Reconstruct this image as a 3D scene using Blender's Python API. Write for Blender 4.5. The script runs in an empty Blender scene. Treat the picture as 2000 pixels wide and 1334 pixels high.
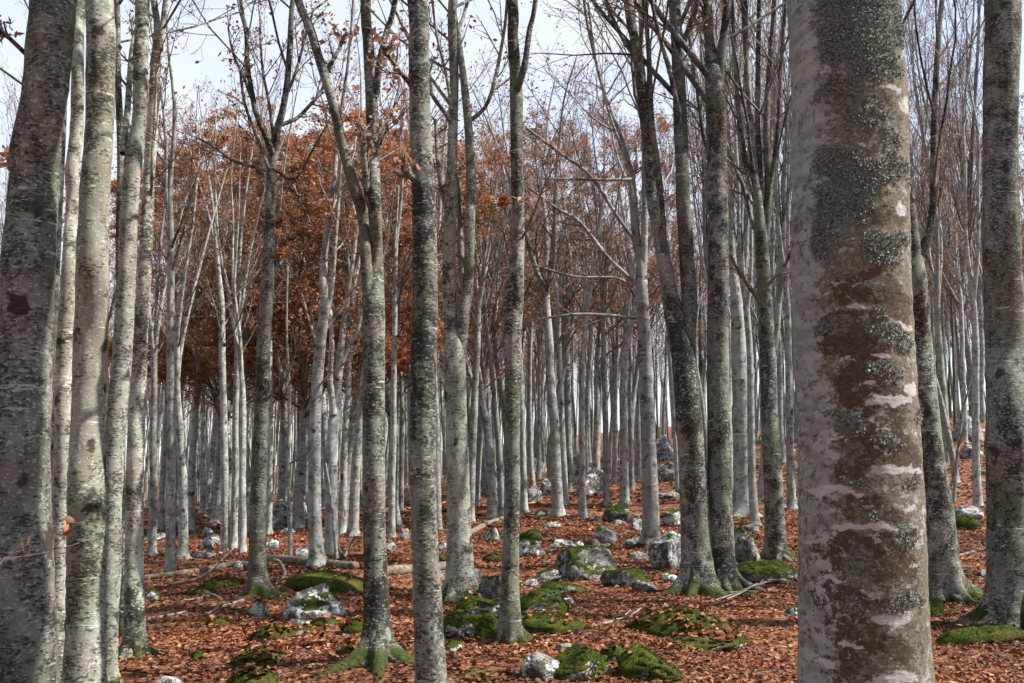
import bpy, math, random
import numpy as np

random.seed(7)
scene = bpy.context.scene
C = scene.collection
R_ = math.radians

# ------------------------------------------------------------------ camera
PITCH = 6.6
CAMZ = 1.6
FPX = 2000.0                     # focal length in photograph pixels (36 mm on a 36 mm sensor)
cam_d = bpy.data.cameras.new('camera')
cam_d.lens = 36.0
cam_d.sensor_width = 36.0
cam_d.clip_end = 5000
cam = bpy.data.objects.new('camera', cam_d)
cam.location = (0, 0, CAMZ)
cam.rotation_euler = (R_(90 + PITCH), 0, 0)
C.objects.link(cam)
scene.camera = cam

# ------------------------------------------------------------------ world and sun
SUN_AZ, SUN_EL = 94.0, 48.0     # clockwise from the viewing direction (+Y), elevation
w = bpy.data.worlds.new('World')
scene.world = w
w.use_nodes = True
nt = w.node_tree
nt.nodes.clear()
wo = nt.nodes.new('ShaderNodeOutputWorld')
bg = nt.nodes.new('ShaderNodeBackground')
sky = nt.nodes.new('ShaderNodeTexSky')
sky.sky_type = 'NISHITA'
sky.sun_disc = False
sky.sun_elevation = R_(SUN_EL)
sky.sun_rotation = R_(SUN_AZ)
sky.altitude = 900
sky.air_density = 1.0
sky.dust_density = 1.5
bg.inputs['Strength'].default_value = 0.14
tc = nt.nodes.new('ShaderNodeTexCoord')
mp = nt.nodes.new('ShaderNodeMapping')
mp.inputs['Scale'].default_value = (1.0, 1.0, 2.2)
mp.inputs['Location'].default_value = (0.35, 0.1, 0.2)
no = nt.nodes.new('ShaderNodeTexNoise')
no.inputs['Scale'].default_value = 2.2
no.inputs['Detail'].default_value = 5
no.inputs['Roughness'].default_value = 0.55
rp = nt.nodes.new('ShaderNodeValToRGB')
rp.color_ramp.elements[0].position = 0.36
rp.color_ramp.elements[0].color = (0.45, 0.45, 0.45, 1)
rp.color_ramp.elements[1].position = 0.60
rp.color_ramp.elements[1].color = (0.95, 0.95, 0.95, 1)
mx = nt.nodes.new('ShaderNodeMix')
mx.data_type = 'RGBA'
mx.inputs['B'].default_value = (2.95, 3.1, 3.4, 1)      # thin bright cloud
nt.links.new(tc.outputs['Generated'], mp.inputs['Vector'])
nt.links.new(mp.outputs['Vector'], no.inputs['Vector'])
nt.links.new(no.outputs['Fac'], rp.inputs['Fac'])
nt.links.new(rp.outputs['Color'], mx.inputs['Factor'])
nt.links.new(sky.outputs['Color'], mx.inputs['A'])
nt.links.new(mx.outputs['Result'], bg.inputs['Color'])
nt.links.new(bg.outputs['Background'], wo.inputs['Surface'])

sl = bpy.data.lights.new('sun', 'SUN')
sl.energy = 5.0
sl.angle = R_(0.5)
sl.color = (1.0, 0.95, 0.88)
sun = bpy.data.objects.new('sun', sl)
C.objects.link(sun)
from mathutils import Vector
sdir = Vector((math.sin(R_(SUN_AZ)) * math.cos(R_(SUN_EL)), math.cos(R_(SUN_AZ)) * math.cos(R_(SUN_EL)), math.sin(R_(SUN_EL))))
sun.rotation_euler = sdir.to_track_quat('Z', 'Y').to_euler()
sun.location = sdir * 60

vs = scene.view_settings
vs.view_transform = 'Standard'
vs.look = 'None'
vs.exposure = 1.24
vs.gamma = 1.0
vs.use_curve_mapping = False
scene.cycles.max_bounces = 3
scene.cycles.diffuse_bounces = 1
scene.cycles.glossy_bounces = 2
scene.cycles.transmission_bounces = 3
scene.cycles.use_denoising = True
scene.cycles.debug_use_spatial_splits = True

# ------------------------------------------------------------------ numpy noise
def _hash(ix, iy, iz, seed):
    h = (ix.astype(np.int64) * 374761393 + iy.astype(np.int64) * 668265263 + iz.astype(np.int64) * 1440662683 + seed * 974634777) & 0xFFFFFFFF
    h = ((h ^ (h >> 13)) * 1274126177) & 0xFFFFFFFF
    h = ((h ^ (h >> 16)) * 2246822519) & 0xFFFFFFFF
    return ((h ^ (h >> 15)) & 0xFFFFFF) / float(0xFFFFFF)

def vnoise(p, seed=0):
    p = np.asarray(p, float)
    i = np.floor(p).astype(np.int64)
    f = p - i
    f = f * f * (3 - 2 * f)
    out = np.zeros(p.shape[0])
    for dx in (0, 1):
        wx = f[:, 0] if dx else 1 - f[:, 0]
        for dy in (0, 1):
            wy = f[:, 1] if dy else 1 - f[:, 1]
            for dz in (0, 1):
                wz = f[:, 2] if dz else 1 - f[:, 2]
                out += wx * wy * wz * _hash(i[:, 0] + dx, i[:, 1] + dy, i[:, 2] + dz, seed)
    return out * 2 - 1

def fbm(p, seed=0, oct=3, gain=0.5):
    p = np.asarray(p, float)
    a, s, t = 1.0, 0.0, 0.0
    for o in range(oct):
        s = s + a * vnoise(p * (2.0 ** o) + 17.3 * o, seed + o * 31)
        t += a
        a *= gain
    return s / t

def sstep(a, b, x):
    t = np.clip((x - a) / (b - a), 0, 1)
    return t * t * (3 - 2 * t)

# ------------------------------------------------------------------ terrain
def height(x, y):
    x = np.atleast_1d(np.asarray(x, float)); y = np.atleast_1d(np.asarray(y, float))
    r = sstep(9, 62, y) * 0.72 + 0.28 * np.clip((y - 9) / 53, 0, 1)
    xx = 55 * np.tanh(x / 55)
    h = r * (0.9 + 0.12 * xx)
    h = h + 0.020 * np.clip(y - 62, 0, 45) + 0.03 * np.clip(y - 107, 0, 110) - 0.03 * np.clip(y - 260, 0, 400)
    h = h - 0.25 * sstep(60, 200, np.abs(x)) * r
    p = np.stack([x, y, np.zeros_like(x)], 1)
    fade = sstep(2, 9, y)
    h = h + fade * (0.10 * vnoise(p * 0.33, 5) + 0.05 * vnoise(p * 0.9, 6) + 0.02 * vnoise(p * 2.3, 8)) 
    h = h + sstep(20, 45, y) * 0.30 * vnoise(p * 0.21, 9)
    return h

def gh(x, y):
    return float(height(x, y)[0])

SP, CP = math.sin(R_(PITCH)), math.cos(R_(PITCH))
def ray(px, py):
    dx = (px - 1000) / FPX; dy = (667 - py) / FPX
    return np.array([dx, CP - dy * SP, SP + dy * CP])

_D = np.concatenate([np.arange(3, 40, 0.02), np.arange(40, 130, 0.1)])
def ground_at(px, py):
    """the place on the ground that the photograph shows at this pixel"""
    r = ray(px, py)
    x = r[0] / r[1] * _D; z = CAMZ + r[2] / r[1] * _D
    h = height(x, _D)
    k = np.argmax(z < h)
    if not (z < h).any(): k = len(_D) - 1
    return np.array([x[k], _D[k], h[k]])

def at(px, py, Y):
    r = ray(px, py)
    return np.array([r[0] / r[1] * Y, Y, CAMZ + r[2] / r[1] * Y])

# ------------------------------------------------------------------ mesh buffers
def mk_mesh(name, V, Q=None, T=None, attrs=None, mat=None, smooth=True, cols=None):
    me = bpy.data.meshes.new(name)
    V = np.asarray(V, np.float32)
    nq = 0 if Q is None else len(Q); ntr = 0 if T is None else len(T)
    me.vertices.add(len(V)); me.vertices.foreach_set('co', V.ravel())
    idx = []
    if nq: idx.append(np.asarray(Q, np.int32).ravel())
    if ntr: idx.append(np.asarray(T, np.int32).ravel())
    idx = np.concatenate(idx)
    me.loops.add(len(idx)); me.loops.foreach_set('vertex_index', idx)
    me.polygons.add(nq + ntr)
    ls = np.concatenate([np.arange(nq) * 4, nq * 4 + np.arange(ntr) * 3]).astype(np.int32)
    me.polygons.foreach_set('loop_start', ls)
    if smooth: me.polygons.foreach_set('use_smooth', np.ones(nq + ntr, bool))
    for k, a in (attrs or {}).items():
        at_ = me.attributes.new(k, 'FLOAT', 'POINT'); at_.data.foreach_set('value', np.asarray(a, np.float32))
    if cols is not None:
        ca = me.attributes.new('col', 'FLOAT_COLOR', 'POINT')
        c4 = np.ones((len(V), 4), np.float32); c4[:, :3] = cols
        ca.data.foreach_set('color', c4.ravel())
    me.update(calc_edges=True)
    me.validate()
    if mat is not None: me.materials.append(mat)
    return me

class Buf:
    def __init__(s): s.V = []; s.Q = []; s.T = []; s.n = 0; s.col = []
    def add(s, V, Q=None, T=None, col=None):
        if len(V) == 0: return
        s.V.append(V)
        if Q is not None and len(Q): s.Q.append(np.asarray(Q) + s.n)
        if T is not None and len(T): s.T.append(np.asarray(T) + s.n)
        if col is not None: s.col.append(col)
        s.n += len(V)
    def mesh(s, name, mat, smooth=True):
        return mk_mesh(name, np.concatenate(s.V), np.concatenate(s.Q) if s.Q else None, np.concatenate(s.T) if s.T else None,
                       mat=mat, smooth=smooth, cols=np.concatenate(s.col) if s.col else None)

def norm(v):
    return v / (np.linalg.norm(v, axis=-1, keepdims=True) + 1e-12)

def tubes(P, Rr, S, rng):
    """many tubes at once: P (T,N,3) centre lines, Rr (T,N) radii, S sides"""
    T, N, _ = P.shape
    tg = norm(np.gradient(P, axis=1))
    ref = rng.normal(size=(T, 1, 3))
    n = norm(ref - (ref * tg).sum(-1, keepdims=True) * tg)
    b = np.cross(tg, n)
    a = np.arange(S) * 2 * np.pi / S
    V = P[:, :, None, :] + Rr[:, :, None, None] * (np.cos(a)[None, None, :, None] * n[:, :, None, :] + np.sin(a)[None, None, :, None] * b[:, :, None, :])
    i = np.arange(T)[:, None, None] * N * S; j = np.arange(N - 1)[None, :, None] * S; k = np.arange(S)[None, None, :]
    k2 = (k + 1) % S
    Q = np.stack(np.broadcast_arrays(i + j + k, i + j + k2, i + j + S + k2, i + j + S + k), -1).reshape(-1, 4)
    return V.reshape(-1, 3), Q

def children(rng, P, Rr, k, t0, t1, ang, L, n, up, wig, rr, rmin, maxlen=None, fall=0.55):
    T, N, _ = P.shape
    par = np.repeat(np.arange(T), k)
    t = t0 + (t1 - t0) * ((np.tile(np.arange(k), T) + rng.random(T * k)) / k)
    f = np.clip(t * (N - 1), 0, N - 1.001); i = np.floor(f).astype(int); fr = (f - i)[:, None]
    p0 = P[par, i] * (1 - fr) + P[par, i + 1] * fr
    tg = norm(P[par, i + 1] - P[par, i])
    r0 = Rr[par, i] * (1 - fr[:, 0]) + Rr[par, i + 1] * fr[:, 0]
    pl = np.linalg.norm(np.diff(P, axis=1), axis=-1).sum(1)[par]
    ln = pl * rng.uniform(L[0], L[1], T * k) * (1 - fall * t)
    if maxlen: ln = np.minimum(ln, maxlen * rng.uniform(0.7, 1.1, T * k))
    ref = norm(np.cross(tg, rng.normal(size=(T * k, 3))))
    a = np.radians(rng.uniform(ang[0], ang[1], T * k))[:, None]
    d = norm(np.cos(a) * tg + np.sin(a) * ref)
    out = np.zeros((T * k, n, 3)); out[:, 0] = p0
    st = (ln / (n - 1))[:, None]
    for j in range(1, n):
        d = d + rng.normal(size=d.shape) * wig
        d[:, 2] += up
        d = norm(d)
        out[:, j] = out[:, j - 1] + d * st
    s = np.linspace(0, 1, n)[None, :]
    rb = np.maximum(r0 * rr, rmin * 1.2)[:, None]
    rad = rmin + (rb - rmin) * (1 - s) ** 0.9
    return out, rad

def leaf_batch(P, size, rng, flat=False, hexa=False, cols=None, curl=0.35):
    n = len(P)
    d = rng.normal(size=(n, 3))
    if flat:
        d[:, 2] *= 0.22
    d = norm(d)
    nn = rng.normal(size=(n, 3)) * (0.42 if flat else 1.0)
    if flat: nn[:, 2] += 1.0
    s = norm(np.cross(d, nn)); up = np.cross(s, d)
    size = np.asarray(size)[:, None]
    L = d * size * 0.5; W = s * size * 0.29; U = up * size * (curl * rng.uniform(0.1, 1.0, (n, 1))) * 0.5
    if hexa:
        V = np.stack([P - L + U * .1, P - L * 0.35 + W + U, P + L * 0.4 + W * 0.85 + U * 0.9, P + L + U * .2, P + L * 0.4 - W * 0.85 + U * 0.9, P - L * 0.35 - W + U], 1)
        o = np.arange(n)[:, None] * 6
        Q = np.concatenate([o + np.array([[0, 3, 2, 1]]), o + np.array([[0, 5, 4, 3]])])
        c = None if cols is None else np.repeat(cols, 6, 0)
        return V.reshape(-1, 3), Q, None, c
    V = np.stack([P - L, P + W + U, P + L, P - W + U], 1)
    o = np.arange(n)[:, None] * 4
    T = np.concatenate([o + np.array([[0, 1, 2]]), o + np.array([[0, 2, 3]])])
    c = None if cols is None else np.repeat(cols, 4, 0)
    return V.reshape(-1, 3), None, T, c

# ------------------------------------------------------------------ object helpers
def tag(o, label=None, cat=None, group=None, kind=None):
    if label: o['label'] = label
    if cat: o['category'] = cat
    if group: o['group'] = group
    if kind: o['kind'] = kind
    return o

def obj(name, me, parent=None, loc=None):
    o = bpy.data.objects.new(name, me)
    C.objects.link(o)
    if parent is not None: o.parent = parent
    if loc is not None: o.location = loc
    return o

def empty(name, loc):
    o = bpy.data.objects.new(name, None)
    o.empty_display_size = 0.2
    C.objects.link(o); o.location = loc
    return o

# ------------------------------------------------------------------ materials
class NT:
    def __init__(s, name):
        s.m = bpy.data.materials.new(name); s.m.use_nodes = True
        s.t = s.m.node_tree; s.t.nodes.clear()
        s.out = s.n('ShaderNodeOutputMaterial')
        s.p = s.n('ShaderNodeBsdfPrincipled')
        s.l(s.p.outputs[0], s.out.inputs['Surface'])
        s.tc = s.n('ShaderNodeTexCoord')
    def n(s, t): return s.t.nodes.new(t)
    def l(s, a, b): s.t.links.new(a, b)
    def vec(s, scale, src=None, loc=(0, 0, 0), rnd=None):
        m = s.n('ShaderNodeMapping'); m.inputs['Scale'].default_value = scale; m.inputs['Location'].default_value = loc
        s.l(src or s.tc.outputs['Object'], m.inputs['Vector'])
        return m.outputs[0]
    def noise(s, v, scale, detail=4, rough=0.55, dist=0.0):
        n = s.n('ShaderNodeTexNoise'); n.inputs['Scale'].default_value = scale; n.inputs['Detail'].default_value = detail
        n.inputs['Roughness'].default_value = rough; n.inputs['Distortion'].default_value = dist
        s.l(v, n.inputs['Vector']); return n.outputs['Fac']
    def vor(s, v, scale, out='Distance', feat='F1', rnd=1.0):
        n = s.n('ShaderNodeTexVoronoi'); n.feature = feat; n.inputs['Scale'].default_value = scale; n.inputs['Randomness'].default_value = rnd
        s.l(v, n.inputs['Vector']); return n.outputs[out]
    def ramp(s, f, a, b, c0=0.0, c1=1.0):
        r = s.n('ShaderNodeMapRange'); r.interpolation_type = 'SMOOTHSTEP'
        r.inputs['From Min'].default_value = a; r.inputs['From Max'].default_value = b
        r.inputs['To Min'].default_value = c0; r.inputs['To Max'].default_value = c1
        s.l(f, r.inputs['Value']); return r.outputs[0]
    def cramp(s, f, stops):
        r = s.n('ShaderNodeValToRGB'); e = r.color_ramp.elements
        while len(e) < len(stops): e.new(0.5)
        for i, (p, c) in enumerate(stops): e[i].position = p; e[i].color = (*c, 1)
        s.l(f, r.inputs['Fac']); return r.outputs['Color']
    def mix(s, f, a, b, mode='MIX'):
        m = s.n('ShaderNodeMix'); m.data_type = 'RGBA'; m.blend_type = mode
        for inp, v in (('A', a), ('B', b)):
            if isinstance(v, tuple): m.inputs[inp].default_value = (*v, 1)
            else: s.l(v, m.inputs[inp])
        if isinstance(f, (int, float)): m.inputs['Factor'].default_value = f
        else: s.l(f, m.inputs['Factor'])
        return m.outputs['Result']
    def math(s, op, a, b=None):
        m = s.n('ShaderNodeMath'); m.operation = op
        for i, v in enumerate((a, b)):
            if v is None: continue
            if isinstance(v, (int, float)): m.inputs[i].default_value = v
            else: s.l(v, m.inputs[i])
        return m.outputs[0]
    def attr(s, name, out='Fac'):
        a = s.n('ShaderNodeAttribute'); a.attribute_name = name; return a.outputs[out]
    def objrnd(s):
        return s.n('ShaderNodeObjectInfo').outputs['Random']
    def bump(s, h, strength=0.5, dist=0.01, prev=None):
        b = s.n('ShaderNodeBump'); b.inputs['Strength'].default_value = strength; b.inputs['Distance'].default_value = dist
        s.l(h, b.inputs['Height'])
        if prev is not None: s.l(prev, b.inputs['Normal'])
        return b.outputs[0]
    def done(s, col, rough=0.85, normal=None, spec=0.2):
        if isinstance(col, tuple): s.p.inputs['Base Color'].default_value = (*col, 1)
        else: s.l(col, s.p.inputs['Base Color'])
        s.p.inputs['Roughness'].default_value = rough
        s.p.inputs['Specular IOR Level'].default_value = spec
        if normal is not None: s.l(normal, s.p.inputs['Normal'])
        return s.m

def shifted(k, src):
    """object coordinates moved by a random amount per object, so copies do not repeat"""
    v = k.n('ShaderNodeVectorMath'); v.operation = 'ADD'
    k.l(src, v.inputs[0])
    r = k.math('MULTIPLY', k.objrnd(), 57.0)
    c = k.n('ShaderNodeCombineXYZ'); k.l(r, c.inputs[0]); k.l(r, c.inputs[1]); k.l(r, c.inputs[2])
    k.l(c.outputs[0], v.inputs[1])
    return v.outputs[0]

def bark_material(name, light, mid, dark, green, white, cover, far=False):
    k = NT(name)
    src = shifted(k, k.tc.outputs['Object'])
    med = k.noise(k.vec((1, 1, 0.8), src), 7.0 if far else 8.5, 3 if far else 5, 0.68, 0.3)
    spk = k.noise(k.vec((1, 1, 1.35), src), 20.0 if far else 33.0, 2 if far else 4, 0.7)
    band = k.noise(k.vec((1, 1, 7.0), src), 4.2, 2 if far else 4, 0.66, 0.2)
    c = k.mix(k.ramp(med, 0.36, 0.60), light, mid)
    if not far:
        big = k.noise(k.vec((1, 1, 0.35), src), 2.4, 2, 0.6)
        c = k.mix(k.ramp(big, 0.46, 0.66, 0.0, 0.75), c, green)
        lo, hi = 0.50 - cover, 0.60 - cover
        dk = k.math('ADD', k.math('MULTIPLY', med, 0.55), k.math('MULTIPLY', spk, 0.45))
        var = k.noise(k.vec((1, 1, 0.8), src), 1.5, 2, 0.6)
        dk = k.math('ADD', dk, k.math('ADD', k.math('MULTIPLY', k.math('SUBTRACT', var, 0.5), 0.55), k.math('MULTIPLY', k.math('SUBTRACT', k.objrnd(), 0.5), 0.10)))
        c = k.mix(k.ramp(dk, lo, hi, 0.0, 0.9), c, dark)
        c = k.mix(k.ramp(k.math('ADD', spk, k.math('MULTIPLY', big, -0.25)), 0.43, 0.52, 0.0, 0.75), c, white)
        c = k.mix(k.ramp(band, 0.62, 0.665, 0.0, 0.85), c, white)
        vo = k.n('ShaderNodeTexVoronoi'); vo.inputs['Scale'].default_value = 40.0; k.l(k.vec((1, 1, 2.4), src), vo.inputs['Vector'])
        sp = k.n('ShaderNodeSeparateColor'); k.l(vo.outputs['Color'], sp.inputs[0])
        grain = k.math('ADD', sp.outputs[0], k.math('MULTIPLY', k.math('SUBTRACT', k.math('ADD', med, k.math('MULTIPLY', var, 0.9)), 0.95), 1.8))
        c = k.mix(k.ramp(grain, 0.70, 0.80, 0.0, 0.75), c, tuple(v * 0.5 for v in dark))
        c = k.mix(k.math('MULTIPLY', k.ramp(sp.outputs[1], 0.90, 0.93), k.ramp(vo.outputs['Distance'], 0.5, 0.3, 0.0, 0.7)), c, white)
    else:
        c = k.mix(k.ramp(spk, 0.47, 0.36, 0.0, 0.8), c, green)
        c = k.mix(k.ramp(k.math('ADD', k.math('MULTIPLY', med, 0.6), k.math('MULTIPLY', spk, 0.4)), 0.535, 0.60, 0.0, 0.92), c, dark)
        c = k.mix(k.ramp(band, 0.60, 0.66, 0.0, 0.8), c, white)
    sc = k.attr('scar')
    c = k.mix(k.ramp(k.math('ADD', sc, k.math('MULTIPLY', k.math('SUBTRACT', med, 0.5), 1.3)), 0.34, 0.58, 0.0, 0.9), c, (0.030, 0.024, 0.016))
    ms = k.attr('moss')
    mm = k.ramp(k.math('ADD', ms, k.math('MULTIPLY', k.math('SUBTRACT', spk, 0.5), 1.6)), 0.40, 0.62)
    c = k.mix(mm, c, k.mix(k.ramp(spk, 0.35, 0.65), (0.010, 0.015, 0.003), (0.045, 0.056, 0.010)))
    br = k.math('ADD', k.math('MULTIPLY', k.objrnd(), 0.45), 0.72)
    hs = k.n('ShaderNodeHueSaturation'); k.l(c, hs.inputs['Color']); k.l(br, hs.inputs['Value'])
    if far: return k.done(hs.outputs[0], 0.9)
    h = k.math('ADD', k.math('MULTIPLY', med, 0.8), k.math('MULTIPLY', spk, 0.6))
    return k.done(hs.outputs[0], 0.9, k.bump(h, 0.8, 0.009))

M = {}
M['bark'] = bark_material('beech_bark', (0.18, 0.177, 0.152), (0.105, 0.101, 0.082), (0.029, 0.026, 0.019), (0.092, 0.092, 0.058), (0.37, 0.37, 0.355), 0.015)
M['bark_green_sunlit'] = bark_material('sunlit_lichened_beech_bark', (0.29, 0.29, 0.245), (0.19, 0.187, 0.15), (0.050, 0.046, 0.032), (0.17, 0.172, 0.115), (0.46, 0.46, 0.43), -0.03)  # lichened bark, with sunlight on the trunks put in as a paler colour
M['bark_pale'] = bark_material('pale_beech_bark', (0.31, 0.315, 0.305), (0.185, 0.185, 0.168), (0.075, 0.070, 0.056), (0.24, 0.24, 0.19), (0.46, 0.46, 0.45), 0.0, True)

def giant_bark():
    k = NT('old_beech_bark')
    src = k.tc.outputs['Object']
    med = k.noise(k.vec((1, 1, 1.4), src), 14.0, 6, 0.65, 0.5)
    fine = k.noise(k.vec((1, 1, 1.2), src), 60.0, 5, 0.7)
    wob = k.math('SUBTRACT', med, 0.5)
    wob2 = k.math('SUBTRACT', fine, 0.5)
    def mask(name, lo, hi, amt=1.3, amt2=0.7):
        a = k.math('ADD', k.attr(name), k.math('MULTIPLY', wob, amt))
        a = k.math('ADD', a, k.math('MULTIPLY', wob2, amt2))
        return k.ramp(a, lo, hi)
    skin = k.mix(k.ramp(k.noise(k.vec((1, 1, 2.5), src), 7.0, 5, 0.6), 0.35, 0.65), (0.165, 0.168, 0.163), (0.275, 0.278, 0.268))
    skin = k.mix(k.ramp(fine, 0.58, 0.70, 0, 0.5), skin, (0.09, 0.082, 0.07))
    m1 = k.noise(k.vec((1, 1, 1.25), src), 17.0, 6, 0.78, 0.15)
    cov = k.math('ADD', m1, k.math('MULTIPLY', k.math('SUBTRACT', k.attr('olive'), 0.5), 0.26))
    cov = k.math('ADD', cov, k.math('MULTIPLY', k.attr('rust'), 0.10))
    olive = k.cramp(fine, [(0.32, (0.17, 0.155, 0.115)), (0.50, (0.105, 0.090, 0.058)), (0.66, (0.045, 0.036, 0.022))])
    brown = k.cramp(fine, [(0.32, (0.095, 0.064, 0.036)), (0.48, (0.050, 0.031, 0.016)), (0.64, (0.026, 0.017, 0.010))])
    oc = k.mix(mask('rust', 0.36, 0.54), olive, brown)
    c = k.mix(k.ramp(cov, 0.505, 0.555, 0.0, 0.95), skin, oc)
    c = k.mix(k.math('MULTIPLY', mask('band', 0.46, 0.66, 1.5, 1.3), 0.8), c, k.mix(fine, (0.27, 0.262, 0.25), (0.44, 0.435, 0.42)))
    c = k.mix(mask('lichen', 0.45, 0.6), c, k.mix(k.ramp(fine, 0.35, 0.65), (0.030, 0.028, 0.021), (0.13, 0.13, 0.105)))
    c = k.mix(mask('moss', 0.42, 0.58), c, (0.06, 0.075, 0.012))
    h = k.math('ADD', k.math('MULTIPLY', med, 0.8), k.math('MULTIPLY', fine, 0.5))
    h = k.math('ADD', h, k.math('MULTIPLY', k.noise(k.vec((1, 1, 8), src), 10.0, 4), 0.4))
    return k.done(c, 0.92, k.bump(h, 0.8, 0.008))
M['giant'] = giant_bark()

def twig_mat():
    k = NT('twig_bark')
    c = k.mix(k.noise(k.tc.outputs['Object'], 5.0, 2), (0.110, 0.062, 0.048), (0.175, 0.130, 0.112))
    return k.done(c, 0.8)
M['twig'] = twig_mat()

def leaf_mat(name, trans, rough=0.55):
    k = NT(name)
    col = k.attr('col', 'Color')
    k.done(col, rough, None, 0.3)
    if trans > 0:
        tr = k.n('ShaderNodeBsdfTranslucent'); k.l(col, tr.inputs['Color'])
        ms = k.n('ShaderNodeMixShader'); ms.inputs[0].default_value = trans
        k.l(k.p.outputs[0], ms.inputs[1]); k.l(tr.outputs[0], ms.inputs[2]); k.l(ms.outputs[0], k.out.inputs['Surface'])
    return k.m
M['crown_leaf'] = leaf_mat('withered_beech_leaf', 0.42)
M['litter'] = leaf_mat('fallen_beech_leaf', 0.12, 0.6)

def ground_mat():
    k = NT('leaf_covered_ground')
    P = k.tc.outputs['Object']
    v1 = k.n('ShaderNodeTexVoronoi'); v1.inputs['Scale'].default_value = 17.0
    k.l(k.vec((1, 1, 0.3), P), v1.inputs['Vector'])
    sep = k.n('ShaderNodeSeparateColor'); k.l(v1.outputs['Color'], sep.inputs[0])
    c = k.cramp(sep.outputs[0], [(0.0, (0.045, 0.017, 0.008)), (0.35, (0.095, 0.034, 0.015)), (0.65, (0.16, 0.058, 0.025)), (0.9, (0.23, 0.098, 0.045)), (1.0, (0.32, 0.165, 0.085))])
    big = k.noise(P, 0.55, 2, 0.6)
    c = k.mix(k.ramp(big, 0.45, 0.7, 0.0, 0.55), c, (0.075, 0.035, 0.018))
    soil = k.noise(P, 3.1, 3, 0.65)
    c = k.mix(k.ramp(soil, 0.62, 0.72, 0.0, 0.8), c, (0.030, 0.018, 0.010))
    mossn = k.noise(k.vec((1, 1.6, 1), P), 1.3, 3, 0.6)
    c = k.mix(k.ramp(mossn, 0.665, 0.71, 0.0, 0.9), c, (0.040, 0.055, 0.010))
    h = k.math('ADD', k.math('MULTIPLY', sep.outputs[1], 0.7), k.math('MULTIPLY', v1.outputs['Distance'], -1.0))
    return k.done(c, 0.85, k.bump(h, 0.8, 0.012))
M['ground'] = ground_mat()

def rock_mat(name, white, mossy):
    k = NT(name)
    src = shifted(k, k.tc.outputs['Object'])
    n1 = k.noise(src, 3.0, 4, 0.62, 0.3); n2 = k.noise(src, 10.0, 5, 0.70, 0.4); n3 = k.noise(src, 45.0, 3, 0.65)
    lo = tuple(v * 0.42 for v in white)
    c = k.mix(k.ramp(n1, 0.40, 0.58), lo, white)
    c = k.mix(k.ramp(n2, 0.47, 0.545, 0, 0.92), c, (0.052, 0.050, 0.040))
    c = k.mix(k.ramp(n3, 0.58, 0.66, 0, 0.8), c, (0.045, 0.043, 0.035))
    c = k.mix(k.ramp(k.noise(src, 7.0, 5, 0.6), 0.60, 0.67, 0, 0.9), c, tuple(min(0.75, v * 1.35) for v in white))
    ck = k.noise(k.vec((1, 1, 2.6), src), 4.0, 3, 0.6, 1.2)
    c = k.mix(k.ramp(k.math('ABSOLUTE', k.math('SUBTRACT', ck, 0.5)), 0.022, 0.006, 0.0, 0.85), c, (0.03, 0.028, 0.024))
    if mossy:
        c = k.mix(k.ramp(k.noise(src, 6.0, 5, 0.65), 0.56, 0.64, 0, 0.9), c, (0.045, 0.055, 0.012))
    h = k.math('ADD', k.math('MULTIPLY', n2, 1.0), k.math('ADD', k.math('MULTIPLY', n3, 0.4), k.ramp(k.math('ABSOLUTE', k.math('SUBTRACT', ck, 0.5)), 0.0, 0.03, -0.6, 0.0)))
    return k.done(c, 0.9, k.bump(h, 0.8, 0.008))
M['rock_white'] = rock_mat('pale_limestone', (0.43, 0.43, 0.415), False)
M['rock_grey'] = rock_mat('weathered_limestone', (0.27, 0.268, 0.25), True)

def moss_mat():
    k = NT('cushion_moss')
    src = k.tc.outputs['Object']
    a = k.noise(src, 9.0, 4, 0.6); b = k.noise(src, 70.0, 3, 0.6)
    c = k.mix(k.ramp(a, 0.3, 0.7), (0.022, 0.034, 0.005), (0.070, 0.092, 0.012))
    c = k.mix(k.ramp(b, 0.35, 0.7, 0.0, 0.75), c, (0.014, 0.022, 0.004))
    c = k.mix(k.ramp(k.noise(src, 4.0, 4), 0.52, 0.66, 0, 0.75), c, (0.075, 0.058, 0.018))
    return k.done(c, 0.95, k.bump(k.math('ADD', b, k.math('MULTIPLY', a, 0.6)), 0.8, 0.008), 0.1)
M['moss'] = moss_mat()

def wood_mat():
    k = NT('dead_wood')
    src = shifted(k, k.tc.outputs['Object'])
    n = k.noise(src, 14.0, 5, 0.65); f = k.noise(k.vec((8, 8, 1), src), 9.0, 4)
    c = k.mix(k.ramp(n, 0.35, 0.65), (0.085, 0.062, 0.042), (0.22, 0.185, 0.145))
    c = k.mix(k.ramp(f, 0.5, 0.7, 0, 0.7), c, (0.05, 0.035, 0.022))
    c = k.mix(k.ramp(k.noise(src, 5.0, 4), 0.6, 0.66, 0, 0.8), c, (0.05, 0.062, 0.012))
    return k.done(c, 0.9, k.bump(k.math('ADD', n, f), 0.6, 0.005))
M['wood'] = wood_mat()
def stick_mat():
    k = NT('bleached_stick')
    src = shifted(k, k.tc.outputs['Object'])
    c = k.mix(k.noise(src, 12.0, 4), (0.12, 0.10, 0.08), (0.28, 0.25, 0.22))
    return k.done(c, 0.85, k.bump(k.noise(src, 40.0, 3), 0.5, 0.002))
M['stick'] = stick_mat()

def lichen_mat():
    k = NT('foliose_lichen')
    c = k.mix(k.noise(k.tc.outputs['Object'], 30.0, 3), k.attr('col', 'Color'), (0.10, 0.105, 0.095))
    return k.done(c, 0.95, None, 0.1)
M['lichen'] = lichen_mat()

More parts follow.
